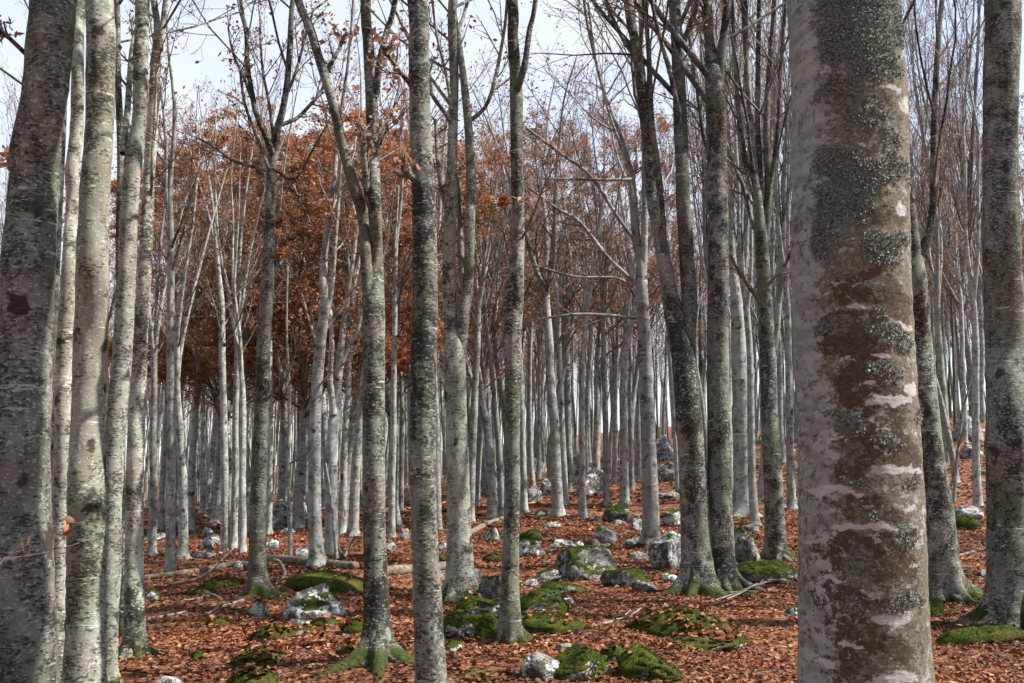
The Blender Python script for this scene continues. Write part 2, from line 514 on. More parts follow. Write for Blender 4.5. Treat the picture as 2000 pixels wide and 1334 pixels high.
# ------------------------------------------------------------------ the ground
def make_ground():
    ys = np.concatenate([np.linspace(-60, 3, 24)[:-1], np.arange(3, 24, 0.2), 24 + np.cumsum(0.2 * 1.05 ** np.arange(126))])
    ys = ys[ys < 900]
    hx = np.concatenate([np.arange(0, 11, 0.2), 11 + np.cumsum(0.2 * 1.07 ** np.arange(92))])
    hx = hx[hx < 900]
    xs = np.concatenate([-hx[:0:-1], hx])
    X, Y = np.meshgrid(xs, ys)
    Z = height(X.ravel(), Y.ravel())
    V = np.stack([X.ravel(), Y.ravel(), Z], 1)
    nx, ny = len(xs), len(ys)
    i = np.arange(ny - 1)[:, None] * nx + np.arange(nx - 1)[None, :]
    Q = np.stack([i, i + 1, i + nx + 1, i + nx], -1).reshape(-1, 4)
    o = obj('ground', mk_mesh('ground', V, Q, mat=M['ground']))
    tag(o, 'sloping forest floor covered in rust brown beech leaves', 'ground', kind='structure')
make_ground()

# ------------------------------------------------------------------ beech trees
LEAF_ORANGE = np.array([[0.39, 0.165, 0.066], [0.32, 0.122, 0.050], [0.49, 0.235, 0.105], [0.24, 0.092, 0.042], [0.42, 0.205, 0.10]])
LEAF_PINK = np.array([[0.27, 0.135, 0.085], [0.32, 0.175, 0.115], [0.20, 0.095, 0.062]])
LITTER = np.array([[0.135, 0.046, 0.018], [0.20, 0.070, 0.026], [0.085, 0.029, 0.012], [0.30, 0.125, 0.052], [0.165, 0.057, 0.022], [0.40, 0.205, 0.105], [0.05, 0.019, 0.009]])

def pick(pal, n, rng, p=None, jit=0.22):
    c = pal[rng.choice(len(pal), n, p=p)]
    return c * rng.uniform(1 - jit, 1 + jit, (n, 1))

def catmull(pts, n):
    pts = np.asarray(pts, float)
    P = np.vstack([2 * pts[0] - pts[1], pts, 2 * pts[-1] - pts[-2]])
    m = len(pts) - 1
    u = np.linspace(0, m, n); i = np.minimum(u.astype(int), m - 1); t = (u - i)[:, None]
    a, b, c, d = P[i], P[i + 1], P[i + 2], P[i + 3]
    return 0.5 * (2 * b + (c - a) * t + (2 * a - 5 * b + 4 * c - d) * t ** 2 + (3 * b - a - 3 * c + d) * t ** 3)

def resample(pts4, steps):
    """pts4: (x,y,z,r) control points -> dense; steps: function z -> row spacing"""
    d = catmull(pts4, 60 * len(pts4))
    s = np.concatenate([[0], np.cumsum(np.linalg.norm(np.diff(d[:, :3], axis=0), axis=1))])
    marks = [0.0]
    while marks[-1] < s[-1]:
        z = np.interp(marks[-1], s, d[:, 2]); marks.append(marks[-1] + steps(z))
    marks[-1] = s[-1]
    marks = np.array(marks)
    return np.stack([np.interp(marks, s, d[:, j]) for j in range(4)], 1)

def frames(P):
    tg = norm(np.gradient(P, axis=0))
    n = np.zeros_like(P); v = np.array([1.0, 0.02, 0.0])
    for i in range(len(P)):
        v = v - tg[i] * (v @ tg[i]); v = v / np.linalg.norm(v); n[i] = v
    return tg, n, np.cross(tg, n)

def stem_mesh(name, pts4, mat, rng, sides=24, steps=lambda z: 0.06, base=None, flare=1.0, lump=0.05, nscar=14, scarmax=8.0, mossy=0.0, extra=None, cap=True):
    """a trunk or limb skin with root flare, lumps, branch scars; local coords (tree base at 0)"""
    D = resample(pts4, steps)
    P, r = D[:, :3], D[:, 3]
    tg, n, b = frames(P)
    a = np.arange(sides) * 2 * np.pi / sides
    ca, sa = np.cos(a)[None, :, None], np.sin(a)[None, :, None]
    dirs = ca * n[:, None, :] + sa * b[:, None, :]
    z = P[:, 2][:, None] * np.ones((1, sides)); rr = r[:, None] * np.ones((1, sides)); A = a[None, :] * np.ones((len(P), 1))
    surf = (P[:, None, :] + dirs * rr[:, :, None])
    flat = surf.reshape(-1, 3)
    seed = int(rng.integers(1, 9999))
    rsc = np.clip(rr.ravel(), 0.02, 0.4)
    f = 1 + lump * 1.1 * fbm(flat / (rsc[:, None] * 3.0 + 0.05) * np.array([1, 1, 0.6]) * 1.0 + seed, seed, 2) + lump * 0.45 * vnoise(flat * 14.0, seed + 3)
    f = f.reshape(rr.shape)
    moss = np.zeros_like(rr); scar = np.zeros_like(rr)
    if base is not None:
        k = rng.integers(4, 7); ph = rng.uniform(0, 6.28); ph2 = rng.uniform(0, 6.28)
        lob = 0.55 + 0.45 * np.cos(k * A + ph + 0.6 * np.sin(A + ph2))
        zz = np.clip(z - base, -0.3, 9)
        r0 = r[0]
        f = f + flare * (0.15 * np.exp(-zz / (1.8 * r0)) + (0.05 + 1.15 * lob ** 2.0) * np.exp(-np.clip(zz, -0.1, 9) / (0.55 * r0)))
        edge = mossy * (0.55 + 0.5 * vnoise(flat * 5.0, seed + 9).reshape(rr.shape))
        moss = np.clip(1.0 - (zz / np.maximum(0.03, 0.32 * edge)), 0, 1) if mossy > 0 else moss
    for _ in range(nscar):
        zc = rng.uniform(0.4, scarmax); th = rng.uniform(0, 6.28); i = int(np.argmin(np.abs(P[:, 2] - zc)))
        if P[-1, 2] < zc: continue
        rc = r[i]; sw = rng.uniform(0.25, 0.6) * rc + 0.012; sh = sw * rng.uniform(0.45, 1.2)
        da = (A - th + np.pi) % (2 * np.pi) - np.pi
        q = (da * rc / sw) ** 2 + ((z - zc) / sh) ** 2
        g = np.exp(-q)
        scar = np.maximum(scar, g * rng.uniform(0.5, 1.0))
        f = f + g * rng.uniform(-0.03, 0.09)
    V = P[:, None, :] + dirs * (rr * f)[:, :, None]
    N, S = rr.shape
    j = np.arange(N - 1)[:, None] * S; kk = np.arange(S)[None, :]; k2 = (kk + 1) % S
    Q = np.stack([j + kk, j + k2, j + S + k2, j + S + kk], -1).reshape(-1, 4)
    V = V.reshape(-1, 3)
    T = None
    if cap:
        V = np.vstack([V, P[-1] + tg[-1] * r[-1] * 0.5])
        o = (N - 1) * S
        T = np.stack([o + np.arange(S), o + (np.arange(S) + 1) % S, np.full(S, N * S)], 1)
        moss = np.append(moss.ravel(), 0); scar = np.append(scar.ravel(), 0)
    at_ = {'moss': moss.ravel(), 'scar': scar.ravel()}
    if extra: at_.update(extra(V, N, S, A, z, seed))
    return mk_mesh(name, V, Q, T, at_, mat), D

def extend(pts, H, rng, wob=0.12):
    """carry a traced stem on upwards to the height H, thinning out"""
    pts = [np.array(p, float) for p in pts]
    d = pts[-1][:3] - pts[-2][:3]; d = d / np.linalg.norm(d)
    r0 = pts[-1][3]; z0 = pts[-1][2]
    n = 6
    if H - z0 < 0.5: return pts
    p = pts[-1][:3].copy()
    for i in range(1, n + 1):
        st = (H - z0) / n
        d = d + np.array([rng.normal() * wob, rng.normal() * wob, 0.22]); d = d / np.linalg.norm(d)
        p = p + d * st
        pts.append(np.append(p, r0 * (1 - i / n) ** 0.8 + 0.012))
    return pts

def crown_from(stems, rng, zmin, k1=10, k2=7, k3=5, k4=3, leaves=0, leafpal=LEAF_PINK, leafsize=0.07, lim_mat=None, maxlen=4.5, up=0.10, fine=0.0026, ang1=(32, 62)):
    """limbs, twigs and leaves growing from stems [(N,4) arrays]; returns (limb buf, twig mesh, leaf mesh)"""
    n = 14
    P, Rr = [], []
    for D in stems:
        D = D[D[:, 2] > zmin]
        if len(D) < 3: continue
        u = np.linspace(0, len(D) - 1, n)
        q = np.stack([np.interp(u, np.arange(len(D)), D[:, j]) for j in range(4)], 1)
        P.append(q[:, :3]); Rr.append(q[:, 3])
    if not P: return None, None, None
    P = np.array(P); Rr = np.array(Rr)
    L1, R1 = children(rng, P, Rr, k1, 0.0, 0.97, ang1, (0.38, 0.75), 9, up, 0.10, 0.42, 0.008, maxlen)
    L2, R2 = children(rng, L1, R1, k2, 0.18, 0.97, (25, 60), (0.35, 0.65), 5, up * 0.8, 0.12, 0.55, fine * 1.4)
    L3, R3 = children(rng, L2, R2, k3, 0.15, 0.97, (25, 60), (0.35, 0.6), 3, up * 0.5, 0.14, 0.6, fine)
    lb = Buf(); lb.add(*tubes(L1, R1, 6, rng))
    tb = Buf()
    tb.add(*tubes(L2, R2, 3, rng)); tb.add(*tubes(L3, R3, 3, rng))
    tips = [L3]
    if k4:
        L4, R4 = children(rng, L3, R3, k4, 0.2, 0.95, (25, 60), (0.4, 0.75), 2, 0.02, 0.15, 0.7, fine * 0.8)
        tb.add(*tubes(L4, R4, 3, rng)); tips.append(L4)
    lm = None
    if leaves:
        allp = np.concatenate([t[:, 1:].reshape(-1, 3) for t in tips])
        # leaves hold on in clumps
        m = 0.5 + 0.5 * fbm(allp * 0.9, int(rng.integers(999)), 2)
        pr = np.clip(m - 0.25, 0.02, 1) ** 2; pr /= pr.sum()
        q = allp[rng.choice(len(allp), leaves, p=pr)] + rng.normal(size=(leaves, 3)) * 0.06
        lbuf = Buf(); cl = pick(leafpal, leaves, rng)
        V, _, T, c = leaf_batch(q, rng.uniform(0.7, 1.25, leaves) * leafsize, rng, cols=cl)
        lbuf.add(V, None, T, c); lm = lbuf.mesh('leaves', M['crown_leaf'], False)
    return lb, tb.mesh('twigs', M['twig']), lm

def hero(label, stems, d=None, H=17.0, zc=5.5, limbs=(), bark='bark', mossy=0.8, flare=1.0, lump=0.05, leaves=500, k=(7, 6, 5, 2), seed=1, pal=LEAF_PINK, group=None, sides=26, nscar=16, name='beech_tree', leafsize=0.07, up=0.10, crown=True, roots=0):
    """stems[0] is the trunk, traced bottom to top as (px, py, width px); further stems are forks of it"""
    rng = np.random.default_rng(seed)
    bx, by, _ = stems[0][0]
    if d is None:
        g = ground_at(bx, by)
    else:
        r = ray(bx, by); g = np.array([r[0] / r[1] * d, d, 0]); g[2] = gh(g[0], g[1])
    d = g[1]
    root = empty(name, g)
    tag(root, label, 'tree', group)
    def trace(st, y0, first):
        out = []
        for i, (px, py, wd) in enumerate(st):
            y = y0 + (0 if i == 0 else rng.normal() * 0.05)
            p = at(px, py, y); out.append(np.append(p - g, 0.5 * wd / FPX * d * 1.02))
        return out
    dense = []
    for si, st in enumerate(stems):
        pts = trace(st, d, si == 0)
        if si == 0:
            if pts[0][2] > 0.02:      # the foot of the trunk lies below the picture: carry it down
                pts.insert(0, np.array([pts[0][0], 0, 0.0, pts[0][3] * 1.03]))
            pts.insert(0, np.array([pts[0][0], 0, -0.25, pts[0][3] * 1.05]))
        ends_here = (st[-1][1] > 40)
        if not ends_here:
            pts = extend(pts, H * (1 if si == 0 else rng.uniform(0.8, 0.97)), rng)
        vis = 1.6 + 0.5 * d + 0.4
        fine = 0.055 if d < 10 else 0.075
        me, D = stem_mesh('trunk' if si == 0 else 'fork', pts, M[bark], rng, sides=sides if si == 0 else max(12, sides - 8), steps=lambda z: fine if z < vis else 0.35,
                          base=0.0 if si == 0 else None, flare=flare, lump=lump, nscar=nscar if si == 0 else nscar // 2, mossy=mossy if si == 0 else 0)
        obj('trunk' if si == 0 else 'fork', me, root)
        if not ends_here or si > 0: dense.append(D)
    r0 = 0.5 * stems[0][0][2] / FPX * d
    a0 = rng.uniform(0, 6.28)
    for q in range(roots):
        a = a0 + q * 6.283 / max(roots, 1) + rng.normal() * 0.2; L = r0 * rng.uniform(2.0, 3.2); bend = rng.normal() * 0.35
        pts = []
        for t, zz, rr in ((0.10, 1.9, 0.45), (0.24, 1.05, 0.44), (0.42, 0.42, 0.38), (0.65, 0.10, 0.30), (0.85, -0.12, 0.22), (1.0, -0.45, 0.12)):
            aa = a + bend * t
            x, y = L * t * math.cos(aa), L * t * math.sin(aa)
            pts.append(np.array([x, y, gh(g[0] + x, g[1] + y) - g[2] + zz * r0, rr * r0]))
        me, D = stem_mesh('root', pts, M[bark], rng, sides=10, steps=lambda z: 0.04, lump=0.16, nscar=0, extra=lambda V, N, S, A, z, sd: {'moss': np.clip(0.48 + 0.55 * vnoise(V * 7.0, sd) - 0.8 * np.clip(V[:, 2] - 1.2 * r0, 0, 1) / max(r0, .05), 0, 1)})
        obj('root', me, root)
    twigsrc = []
    for lb in limbs:
        pts = trace(lb, d, False)
        sgn = 1 if rng.random() < 0.5 else -1
        for i in range(1, len(pts)): pts[i][1] += sgn * 0.12 * i
        me, D = stem_mesh('limb', pts, M[bark], rng, sides=10, steps=lambda z: 0.12, lump=0.08, nscar=2)
        twigsrc.append((obj('limb', me, root), D))
    if crown:
        lb_, tw, lv = crown_from(dense, rng, zc, *k, leaves=leaves, leafpal=pal, leafsize=leafsize, up=up)
        if tw is not None:
            co = obj('crown', lb_.mesh('crown', M[bark]), root)
            tag(obj('twigs', tw, co), kind='stuff')
            if lv: tag(obj('leaves', lv, co), kind='stuff')
        for lo_, D in twigsrc:
            n = 10
            P = np.stack([np.interp(np.linspace(0, len(D) - 1, n), np.arange(len(D)), D[:, j]) for j in range(4)], 1)[None]
            L2, R2 = children(rng, P[:, :, :3], P[:, :, 3], 8, 0.2, 0.99, (25, 60), (0.3, 0.55), 6, 0.05, 0.12, 0.5, 0.004)
            L3, R3 = children(rng, L2, R2, 6, 0.15, 0.97, (25, 60), (0.35, 0.6), 4, 0.03, 0.14, 0.6, 0.0026)
            tb = Buf(); tb.add(*tubes(L2, R2, 4, rng)); tb.add(*tubes(L3, R3, 3, rng))
            tag(obj('twigs', tb.mesh('twigs', M['twig']), lo_), kind='stuff')
            nl = 50
            q = L3[:, 1:].reshape(-1, 3); q = q[rng.choice(len(q), nl)] + rng.normal(size=(nl, 3)) * 0.04
            V, _, T, c = leaf_batch(q, rng.uniform(0.04, 0.08, nl), rng, cols=pick(pal, nl, rng))
            b = Buf(); b.add(V, None, T, c); tag(obj('leaves', b.mesh('leaves', M['crown_leaf'], False), lo_), kind='stuff')
    return root
HG = 'grey beeches standing in the foreground'
# --- the old lichen-covered beech
def giant():
    rng = np.random.default_rng(11)
    d = 5.2
    tr = [(1688, 1334, 240), (1684, 1150, 237), (1680, 950, 235), (1667, 700, 230), (1660, 500, 228), (1658, 250, 226), (1645, 0, 219)]
    base = at(1690, 1334, d); g = np.array([base[0], d, gh(base[0], d)])
    root = empty('beech_tree', g)
    tag(root, 'massive old beech trunk blotched with grey lichen rosettes and rust brown patches', 'tree', HG)
    pts = [np.append(at(px, py, d) - g, 0.5 * wd / FPX * d) for px, py, wd in tr]
    pts.insert(0, np.array([pts[0][0] + 0.01, 0, 0.0, pts[0][3] * 1.05])); pts.insert(0, np.array([pts[0][0], 0, -0.3, pts[0][3] * 1.06]))
    pts = extend(pts, 21.0, rng, 0.06)
    xc = lambda py: np.interp(-py, [-1334, -950, -700, -500, -250, 0], [1688, 1680, 1667, 1660, 1658, 1645])
    hw = lambda py: np.interp(-py, [-1334, -950, -700, -500, -250, 0], [120, 117, 115, 114, 113, 110])
    rad = 0.30
    def spot(px, py):                       # a place on the bark: angle round the trunk, height
        s = np.clip((px - xc(py)) / hw(py), -0.98, 0.98)
        return math.asin(s) - R_(109), float(at(px, py, d - 0.2)[2] - g[2])
    lich = [(1690, 20, 85, 60, 1), (1640, 90, 60, 55, .9), (1700, 110, 60, 60, 1), (1730, 60, 40, 60, .8), (1640, 170, 50, 25, .8), (1690, 240, 45, 40, .75), (1745, 285, 35, 35, .6), (1650, 330, 60, 40, 1), (1620, 400, 40, 60, .95), (1700, 340, 60, 35, .95),
            (1745, 330, 35, 30, .9), (1670, 400, 40, 45, .9), (1615, 470, 30, 35, .8), (1650, 465, 30, 30, .7), (1718, 490, 36, 34, 1.1), (1752, 470, 20, 25, .9), (1620, 510, 25, 25, .7), (1735, 655, 32, 24, .9), (1760, 680, 18, 16, .8), (1715, 610, 16, 14, .7),
            (1725, 728, 26, 18, .9), (1665, 835, 30, 28, .85), (1640, 800, 20, 14, .6), (1728, 865, 22, 15, .8), (1672, 945, 28, 18, .7), (1690, 1010, 26, 16, .75), (1768, 1035, 18, 22, .8), (1762, 1165, 26, 30, .9), (1665, 1180, 22, 20, .6), (1775, 950, 14, 18, .7), (1790, 820, 10, 20, .7), (1610, 640, 25, 12, .6)]
    dark = [(1640, 10, 50, 25, 1), (1690, 200, 25, 16, 1), (1660, 215, 30, 20, 1), (1740, 250, 30, 14, .8), (1675, 400, 16, 8, 1), (1700, 560, 22, 10, .8), (1650, 640, 30, 25, .8), (1690, 630, 22, 14, .8), (1660, 880, 20, 30, .7), (1680, 1100, 30, 30, .8)]
    rust = [(1690, 210, 80, 30, .6), (1750, 220, 25, 60, .6), (1720, 430, 60, 30, .6), (1690, 560, 80, 40, .75), (1670, 660, 70, 50, .95), (1740, 600, 45, 40, .7), (1720, 790, 75, 45, .85), (1670, 760, 40, 60, .75), (1690, 860, 60, 40, .95), (1660, 920, 40, 40, .8), (1760, 890, 40, 40, .85),
            (1690, 1000, 60, 30, .75), (1650, 1080, 55, 40, 1), (1720, 1100, 70, 50, .8), (1640, 1180, 50, 60, .95), (1700, 1240, 60, 45, .7), (1650, 1290, 50, 50, .85), (1750, 1150, 50, 40, .6), (1620, 980, 25, 30, .6), (1760, 1260, 40, 40, .65), (1600, 1130, 30, 40, .6), (1690, 320, 90, 120, .5)]
    band = [(1732, 785, 46, 9, 1.1), (1752, 922, 44, 9, 1), (1625, 957, 42, 9, 1), (1660, 972, 24, 5, 1), (1690, 1034, 66, 7, 1.1), (1742, 1200, 36, 13, 1.2), (1665, 1262, 26, 6, 1), (1745, 1320, 40, 14, 1.2), (1770, 762, 16, 12, 1), (1708, 697, 18, 5, .9), (1637, 1140, 34, 5, .9), (1683, 391, 20, 8, 1.1), (1753, 408, 10, 16, 1),
            (1677, 595, 28, 8, .8), (1757, 639, 20, 10, 1), (1689, 556, 20, 5, .8), (1640, 850, 40, 4, .7), (1760, 1090, 34, 5, .7), (1600, 1060, 30, 6, .6), (1620, 1300, 30, 8, .7), (1735, 180, 30, 8, .8), (1760, 205, 14, 16, .8), (1700, 165, 24, 6, .7), (1690, 290, 26, 5, .7), (1610, 720, 36, 5, .6), (1700, 760, 20, 4, .7), (1770, 985, 18, 4, .8), (1650, 1220, 30, 4, .6), (1715, 840, 22, 4, .7)]
    def field(lst, A, z):
        out = np.zeros_like(A)
        A = A + warp[0]; z = z + warp[1]
        for px, py, rx, ry, wt in lst:
            th, zc = spot(px, py)
            wx = rx / 110.0 / max(0.35, math.cos(th + R_(109))) ; wz = ry / FPX * (d - 0.2)
            da = (A - th + np.pi) % (2 * np.pi) - np.pi
            out = np.maximum(out, wt * np.exp(-((da / wx) ** 2 + ((z - zc) / wz) ** 2) ** 1.5 * 0.7))
        return out
    keep = {}; warp = [0, 0]
    def extra(V, N, S, A, z, seed):
        Af, zf = A.ravel(), z.ravel()
        pos = V[:N * S]
        nz = fbm(pos * np.array([9, 9, 11]), 77, 3); nb = fbm(pos * np.array([4, 4, 22]), 78, 3); nbig = fbm(pos * np.array([3.3, 3.3, 2.2]), 79, 3)
        s = np.sin(Af + R_(109)); front = np.cos(Af + R_(109)) > -0.25
        warp[0] = 0.16 * fbm(pos * np.array([7, 7, 9.0]), 91, 3) + 0.05 * vnoise(pos * 40, 93); warp[1] = 0.05 * fbm(pos * np.array([7, 7, 9.0]), 92, 3) + 0.012 * vnoise(pos * 40, 94)
        li = field(lich, Af, zf); dk = field(dark, Af, zf)
        li = li * 1.05 + 0.5 * nz; back = ~front
        li = np.where(back | (zf > 4.3), 0.30 + 0.55 * nbig + 0.3 * nz, li)
        ru = field(rust, Af, zf) * 0.9 + 0.45 * nz
        ru = np.where(back | (zf > 4.3), 0.25 + 0.6 * nbig + 0.3 * nz, ru)
        ol = 0.38 + sstep(-0.75, -0.15, s) * 0.42 + 0.3 * nbig
        ol = np.where(back, 0.4 + 0.5 * nbig, ol)
        bd = field(band, Af, zf) + 0.22 * nb + 0.1 * nz
        bd = np.where(back | (zf > 4.3), 0.1 + 0.7 * nb, bd)
        keep['li'] = li.copy()
        keep['A'] = Af; keep['s'] = s
        li2 = np.maximum(li * 0.95, dk + 0.2 * nz)
        ex = {'lichen': li2, 'rust': ru, 'olive': ol, 'band': bd}
        return {k: np.append(v, np.zeros(len(V) - N * S)) for k, v in ex.items()}
    me, D = stem_mesh('trunk', pts, M['giant'], rng, sides=170, steps=lambda z: 0.0115 if 0.25 < z < 4.4 else (0.05 if z < 1 else 0.3), base=0.0, flare=0.2, lump=0.030, nscar=8, mossy=0.6, extra=extra)
    obj('trunk', me, root)
    # leafy lichen: small curled flakes standing off the bark where the rosettes grow
    n = len(me.vertices); co = np.empty(n * 3, np.float32); me.vertices.foreach_get('co', co); co = co.reshape(-1, 3)
    nv = np.empty(n * 3, np.float32); me.vertex_normals.foreach_get('vector', nv); nv = nv.reshape(-1, 3)
    li = np.append(keep['li'], 0)
    relief = 0.007 * sstep(0.45, 0.75, li) * (0.6 + 0.6 * vnoise(co * 45, 5)) + 0.0025 * fbm(co * np.array([6, 6, 26]), 6, 3) + 0.0025 * vnoise(co * 70, 7)
    co = (co + nv * np.where((co[:, 2] > 0.2) & (co[:, 2] < 4.6), relief, 0)[:, None]).astype(np.float32)
    me.vertices.foreach_set('co', co.ravel()); me.update()
    ok = np.where((li > 0.52) & (co[:, 2] > 0.2) & (co[:, 2] < 4.6))[0]
    cnt = min(26000, len(ok) * 2)
    ix = rng.choice(ok, cnt)
    P = co[ix] + rng.normal(size=(cnt, 3)) * 0.005
    nn = nv[ix]
    tdir = norm(np.cross(nn, rng.normal(size=(cnt, 3)))); sdir_ = np.cross(nn, tdir)
    sz = rng.uniform(0.004, 0.011, (cnt, 1))
    lift = rng.uniform(0.15, 0.9, (cnt, 1))
    out = norm(tdir + nn * lift)
    P = P + nn * 0.001
    wd = sz * rng.uniform(0.35, 0.6, (cnt, 1))
    V = np.stack([P - sdir_ * wd * 0.5, P + sdir_ * wd * 0.5, P + out * sz + sdir_ * wd + nn * sz * .1, P + out * sz * 1.25 + nn * sz * 0.25, P + out * sz - sdir_ * wd + nn * sz * .1], 1).reshape(-1, 3)
    o = np.arange(cnt)[:, None] * 5
    Q = o + np.array([[0, 1, 2, 4]]); T = o + np.array([[4, 2, 3]])
    cl = pick(np.array([[0.17, 0.185, 0.17], [0.26, 0.285, 0.27], [0.10, 0.11, 0.095], [0.19, 0.19, 0.15]]), cnt, rng)
    b = Buf(); b.add(V, Q, T, np.repeat(cl, 5, 0))
    tag(obj('lichen', b.mesh('lichen', M['lichen'], False), root), kind='stuff')
    lb_, tw, lv = crown_from([D], rng, 9, 9, 5, 4, 1, leaves=800, maxlen=6)
    co_ = obj('crown', lb_.mesh('crown', M['bark']), root); obj('twigs', tw, co_); obj('leaves', lv, co_)
giant()

hero('dark ivory-flecked beech trunk rising behind a mossy log beside the old lichened beech',
     [[(1985, 1200, 96), (1975, 1080, 84), (1970, 1000, 80), (1967, 800, 74), (1964, 667, 72), (1957, 500, 70), (1954, 333, 65), (1955, 150, 66), (1958, 0, 68)]], d=10.3, seed=21, roots=4, H=19, mossy=0.5, zc=6.5)
hero('grey beech with curved foot flaring into moss between the old beech and a dark trunk',
     [[(1844, 1168, 66), (1838, 1090, 60), (1831, 1000, 56), (1816, 880, 50), (1804, 750, 46), (1797, 667, 44), (1790, 560, 40), (1786, 500, 34)], [(1786, 515, 30), (1778, 420, 24), (1770, 300, 20), (1760, 150, 17), (1745, 0, 15)], [(1788, 515, 20), (1812, 460, 15), (1822, 400, 14), (1824, 250, 12), (1830, 120, 11), (1840, 0, 10)]],
     seed=22, roots=5, mossy=1.0, flare=1.3, H=14, zc=4.5, k=(7, 5, 4, 2), up=0.16)
hero('dark straight beech trunk rising beside a leaning forked beech, joined at the foot',
     [[(1412, 1152, 54), (1408, 1050, 46), (1405, 900, 44), (1402, 700, 42), (1403, 500, 40), (1400, 300, 38), (1396, 180, 36), (1388, 90, 24), (1380, 0, 21)], [(1400, 190, 24), (1411, 90, 18), (1422, 0, 15)]],
     seed=23, roots=5, mossy=0.9, H=17, limbs=[[(1402, 330, 12), (1380, 270, 10), (1372, 190, 8), (1362, 100, 7), (1355, 20, 5)]], lump=0.08)
hero('leaning grey beech that forks into two long stems above rough knobbly bark',
     [[(1364, 1156, 62), (1360, 1050, 55), (1352, 900, 52), (1342, 780, 48), (1334, 690, 46), (1322, 640, 42), (1305, 560, 32), (1290, 470, 27), (1276, 400, 25), (1264, 270, 22), (1247, 120, 20), (1227, 0, 19)], [(1338, 680, 34), (1346, 600, 30), (1341, 500, 29), (1335, 400, 28), (1329, 250, 27), (1324, 100, 25), (1317, 0, 24)], [(1298, 520, 18), (1292, 430, 16), (1284, 330, 15), (1272, 235, 13), (1268, 120, 10), (1262, 0, 9)]],
     seed=24, roots=5, mossy=1.0, H=16, limbs=[[(1330, 95, 13), (1347, 50, 11), (1362, 0, 9)], [(1245, 110, 10), (1225, 80, 9), (1200, 20, 7), (1185, -20, 6)]], lump=0.085)
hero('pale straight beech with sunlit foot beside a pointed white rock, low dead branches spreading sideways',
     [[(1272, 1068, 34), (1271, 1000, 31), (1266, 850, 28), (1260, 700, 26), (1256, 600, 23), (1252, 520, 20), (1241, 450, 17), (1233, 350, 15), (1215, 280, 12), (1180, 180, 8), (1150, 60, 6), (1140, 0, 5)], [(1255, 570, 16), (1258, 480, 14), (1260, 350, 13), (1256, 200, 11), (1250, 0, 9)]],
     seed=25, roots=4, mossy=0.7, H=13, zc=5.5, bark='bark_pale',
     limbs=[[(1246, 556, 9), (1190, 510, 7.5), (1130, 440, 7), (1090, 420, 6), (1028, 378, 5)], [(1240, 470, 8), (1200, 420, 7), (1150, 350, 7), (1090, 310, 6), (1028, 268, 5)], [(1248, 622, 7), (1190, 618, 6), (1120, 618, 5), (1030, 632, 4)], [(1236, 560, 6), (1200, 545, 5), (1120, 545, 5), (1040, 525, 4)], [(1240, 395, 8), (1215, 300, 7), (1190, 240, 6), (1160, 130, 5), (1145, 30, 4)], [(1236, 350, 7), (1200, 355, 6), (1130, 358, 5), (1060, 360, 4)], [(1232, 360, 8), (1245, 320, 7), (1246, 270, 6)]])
hero('grey beech whose crown breaks into a broom of steep stems beside the old lichened trunk',
     [[(1515, 1094, 40), (1513, 1000, 36), (1507, 880, 33), (1501, 740, 31), (1496, 620, 29), (1490, 520, 28), (1487, 470, 24), (1473, 330, 15), (1462, 180, 12), (1452, 0, 10)], [(1489, 510, 22), (1500, 380, 15), (1497, 240, 12), (1505, 100, 10), (1512, 0, 9)], [(1488, 490, 16), (1483, 340, 13), (1480, 180, 11), (1483, 0, 9)], [(1480, 410, 11), (1450, 280, 10), (1438, 160, 8), (1430, 0, 7)], [(1498, 400, 10), (1518, 270, 9), (1526, 120, 8), (1535, 0, 7)]],
     seed=26, roots=4, mossy=0.8, H=12, zc=4.6, k=(6, 5, 4, 2), up=0.2, limbs=[[(1492, 600, 9), (1455, 540, 8), (1432, 490, 7), (1420, 440, 5)], [(1496, 560, 7), (1530, 520, 6), (1545, 470, 5)]])
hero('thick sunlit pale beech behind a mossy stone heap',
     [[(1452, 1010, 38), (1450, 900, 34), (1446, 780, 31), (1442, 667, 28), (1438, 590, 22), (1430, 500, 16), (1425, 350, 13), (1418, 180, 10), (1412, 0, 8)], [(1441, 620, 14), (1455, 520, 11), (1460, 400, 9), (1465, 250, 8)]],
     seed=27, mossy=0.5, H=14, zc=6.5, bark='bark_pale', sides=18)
hero('slim beech with a swollen burl and pale lit edge standing on clawed mossy roots',
     [[(996, 1256, 42), (996, 1200, 37), (997, 1100, 33), (1000, 950, 31), (1001, 800, 30), (1001, 667, 31), (1003, 600, 38), (1003, 570, 38), (1011, 520, 25), (1013, 450, 24), (1009, 300, 24), (1008, 170, 25), (1001, 70, 22), (1000, 0, 21)], [(1010, 175, 15), (1024, 130, 13), (1034, 60, 11), (1046, 0, 10)]],
     seed=28, roots=5, mossy=1.0, flare=1.35, H=15, zc=6, lump=0.09, limbs=[[(1012, 480, 5), (1035, 440, 4), (1060, 380, 3), (1090, 330, 2.5)]])
hero('smooth grey-green beech trunk with a broken stub and pale streak, no fork or low limbs',
     [[(842, 1334, 57), (836, 1200, 53), (828, 1000, 50), (826, 850, 50), (828, 667, 51), (830, 600, 50), (828, 400, 46), (821, 250, 43), (818, 100, 41), (815, 0, 40)]], d=6.9, seed=29, H=18, zc=6.2, mossy=0.6,
     limbs=[[(812, 352, 16), (798, 346, 13), (790, 336, 8)], [(812, 175, 13), (795, 165, 10), (770, 140, 9), (755, 122, 8)]], nscar=24)
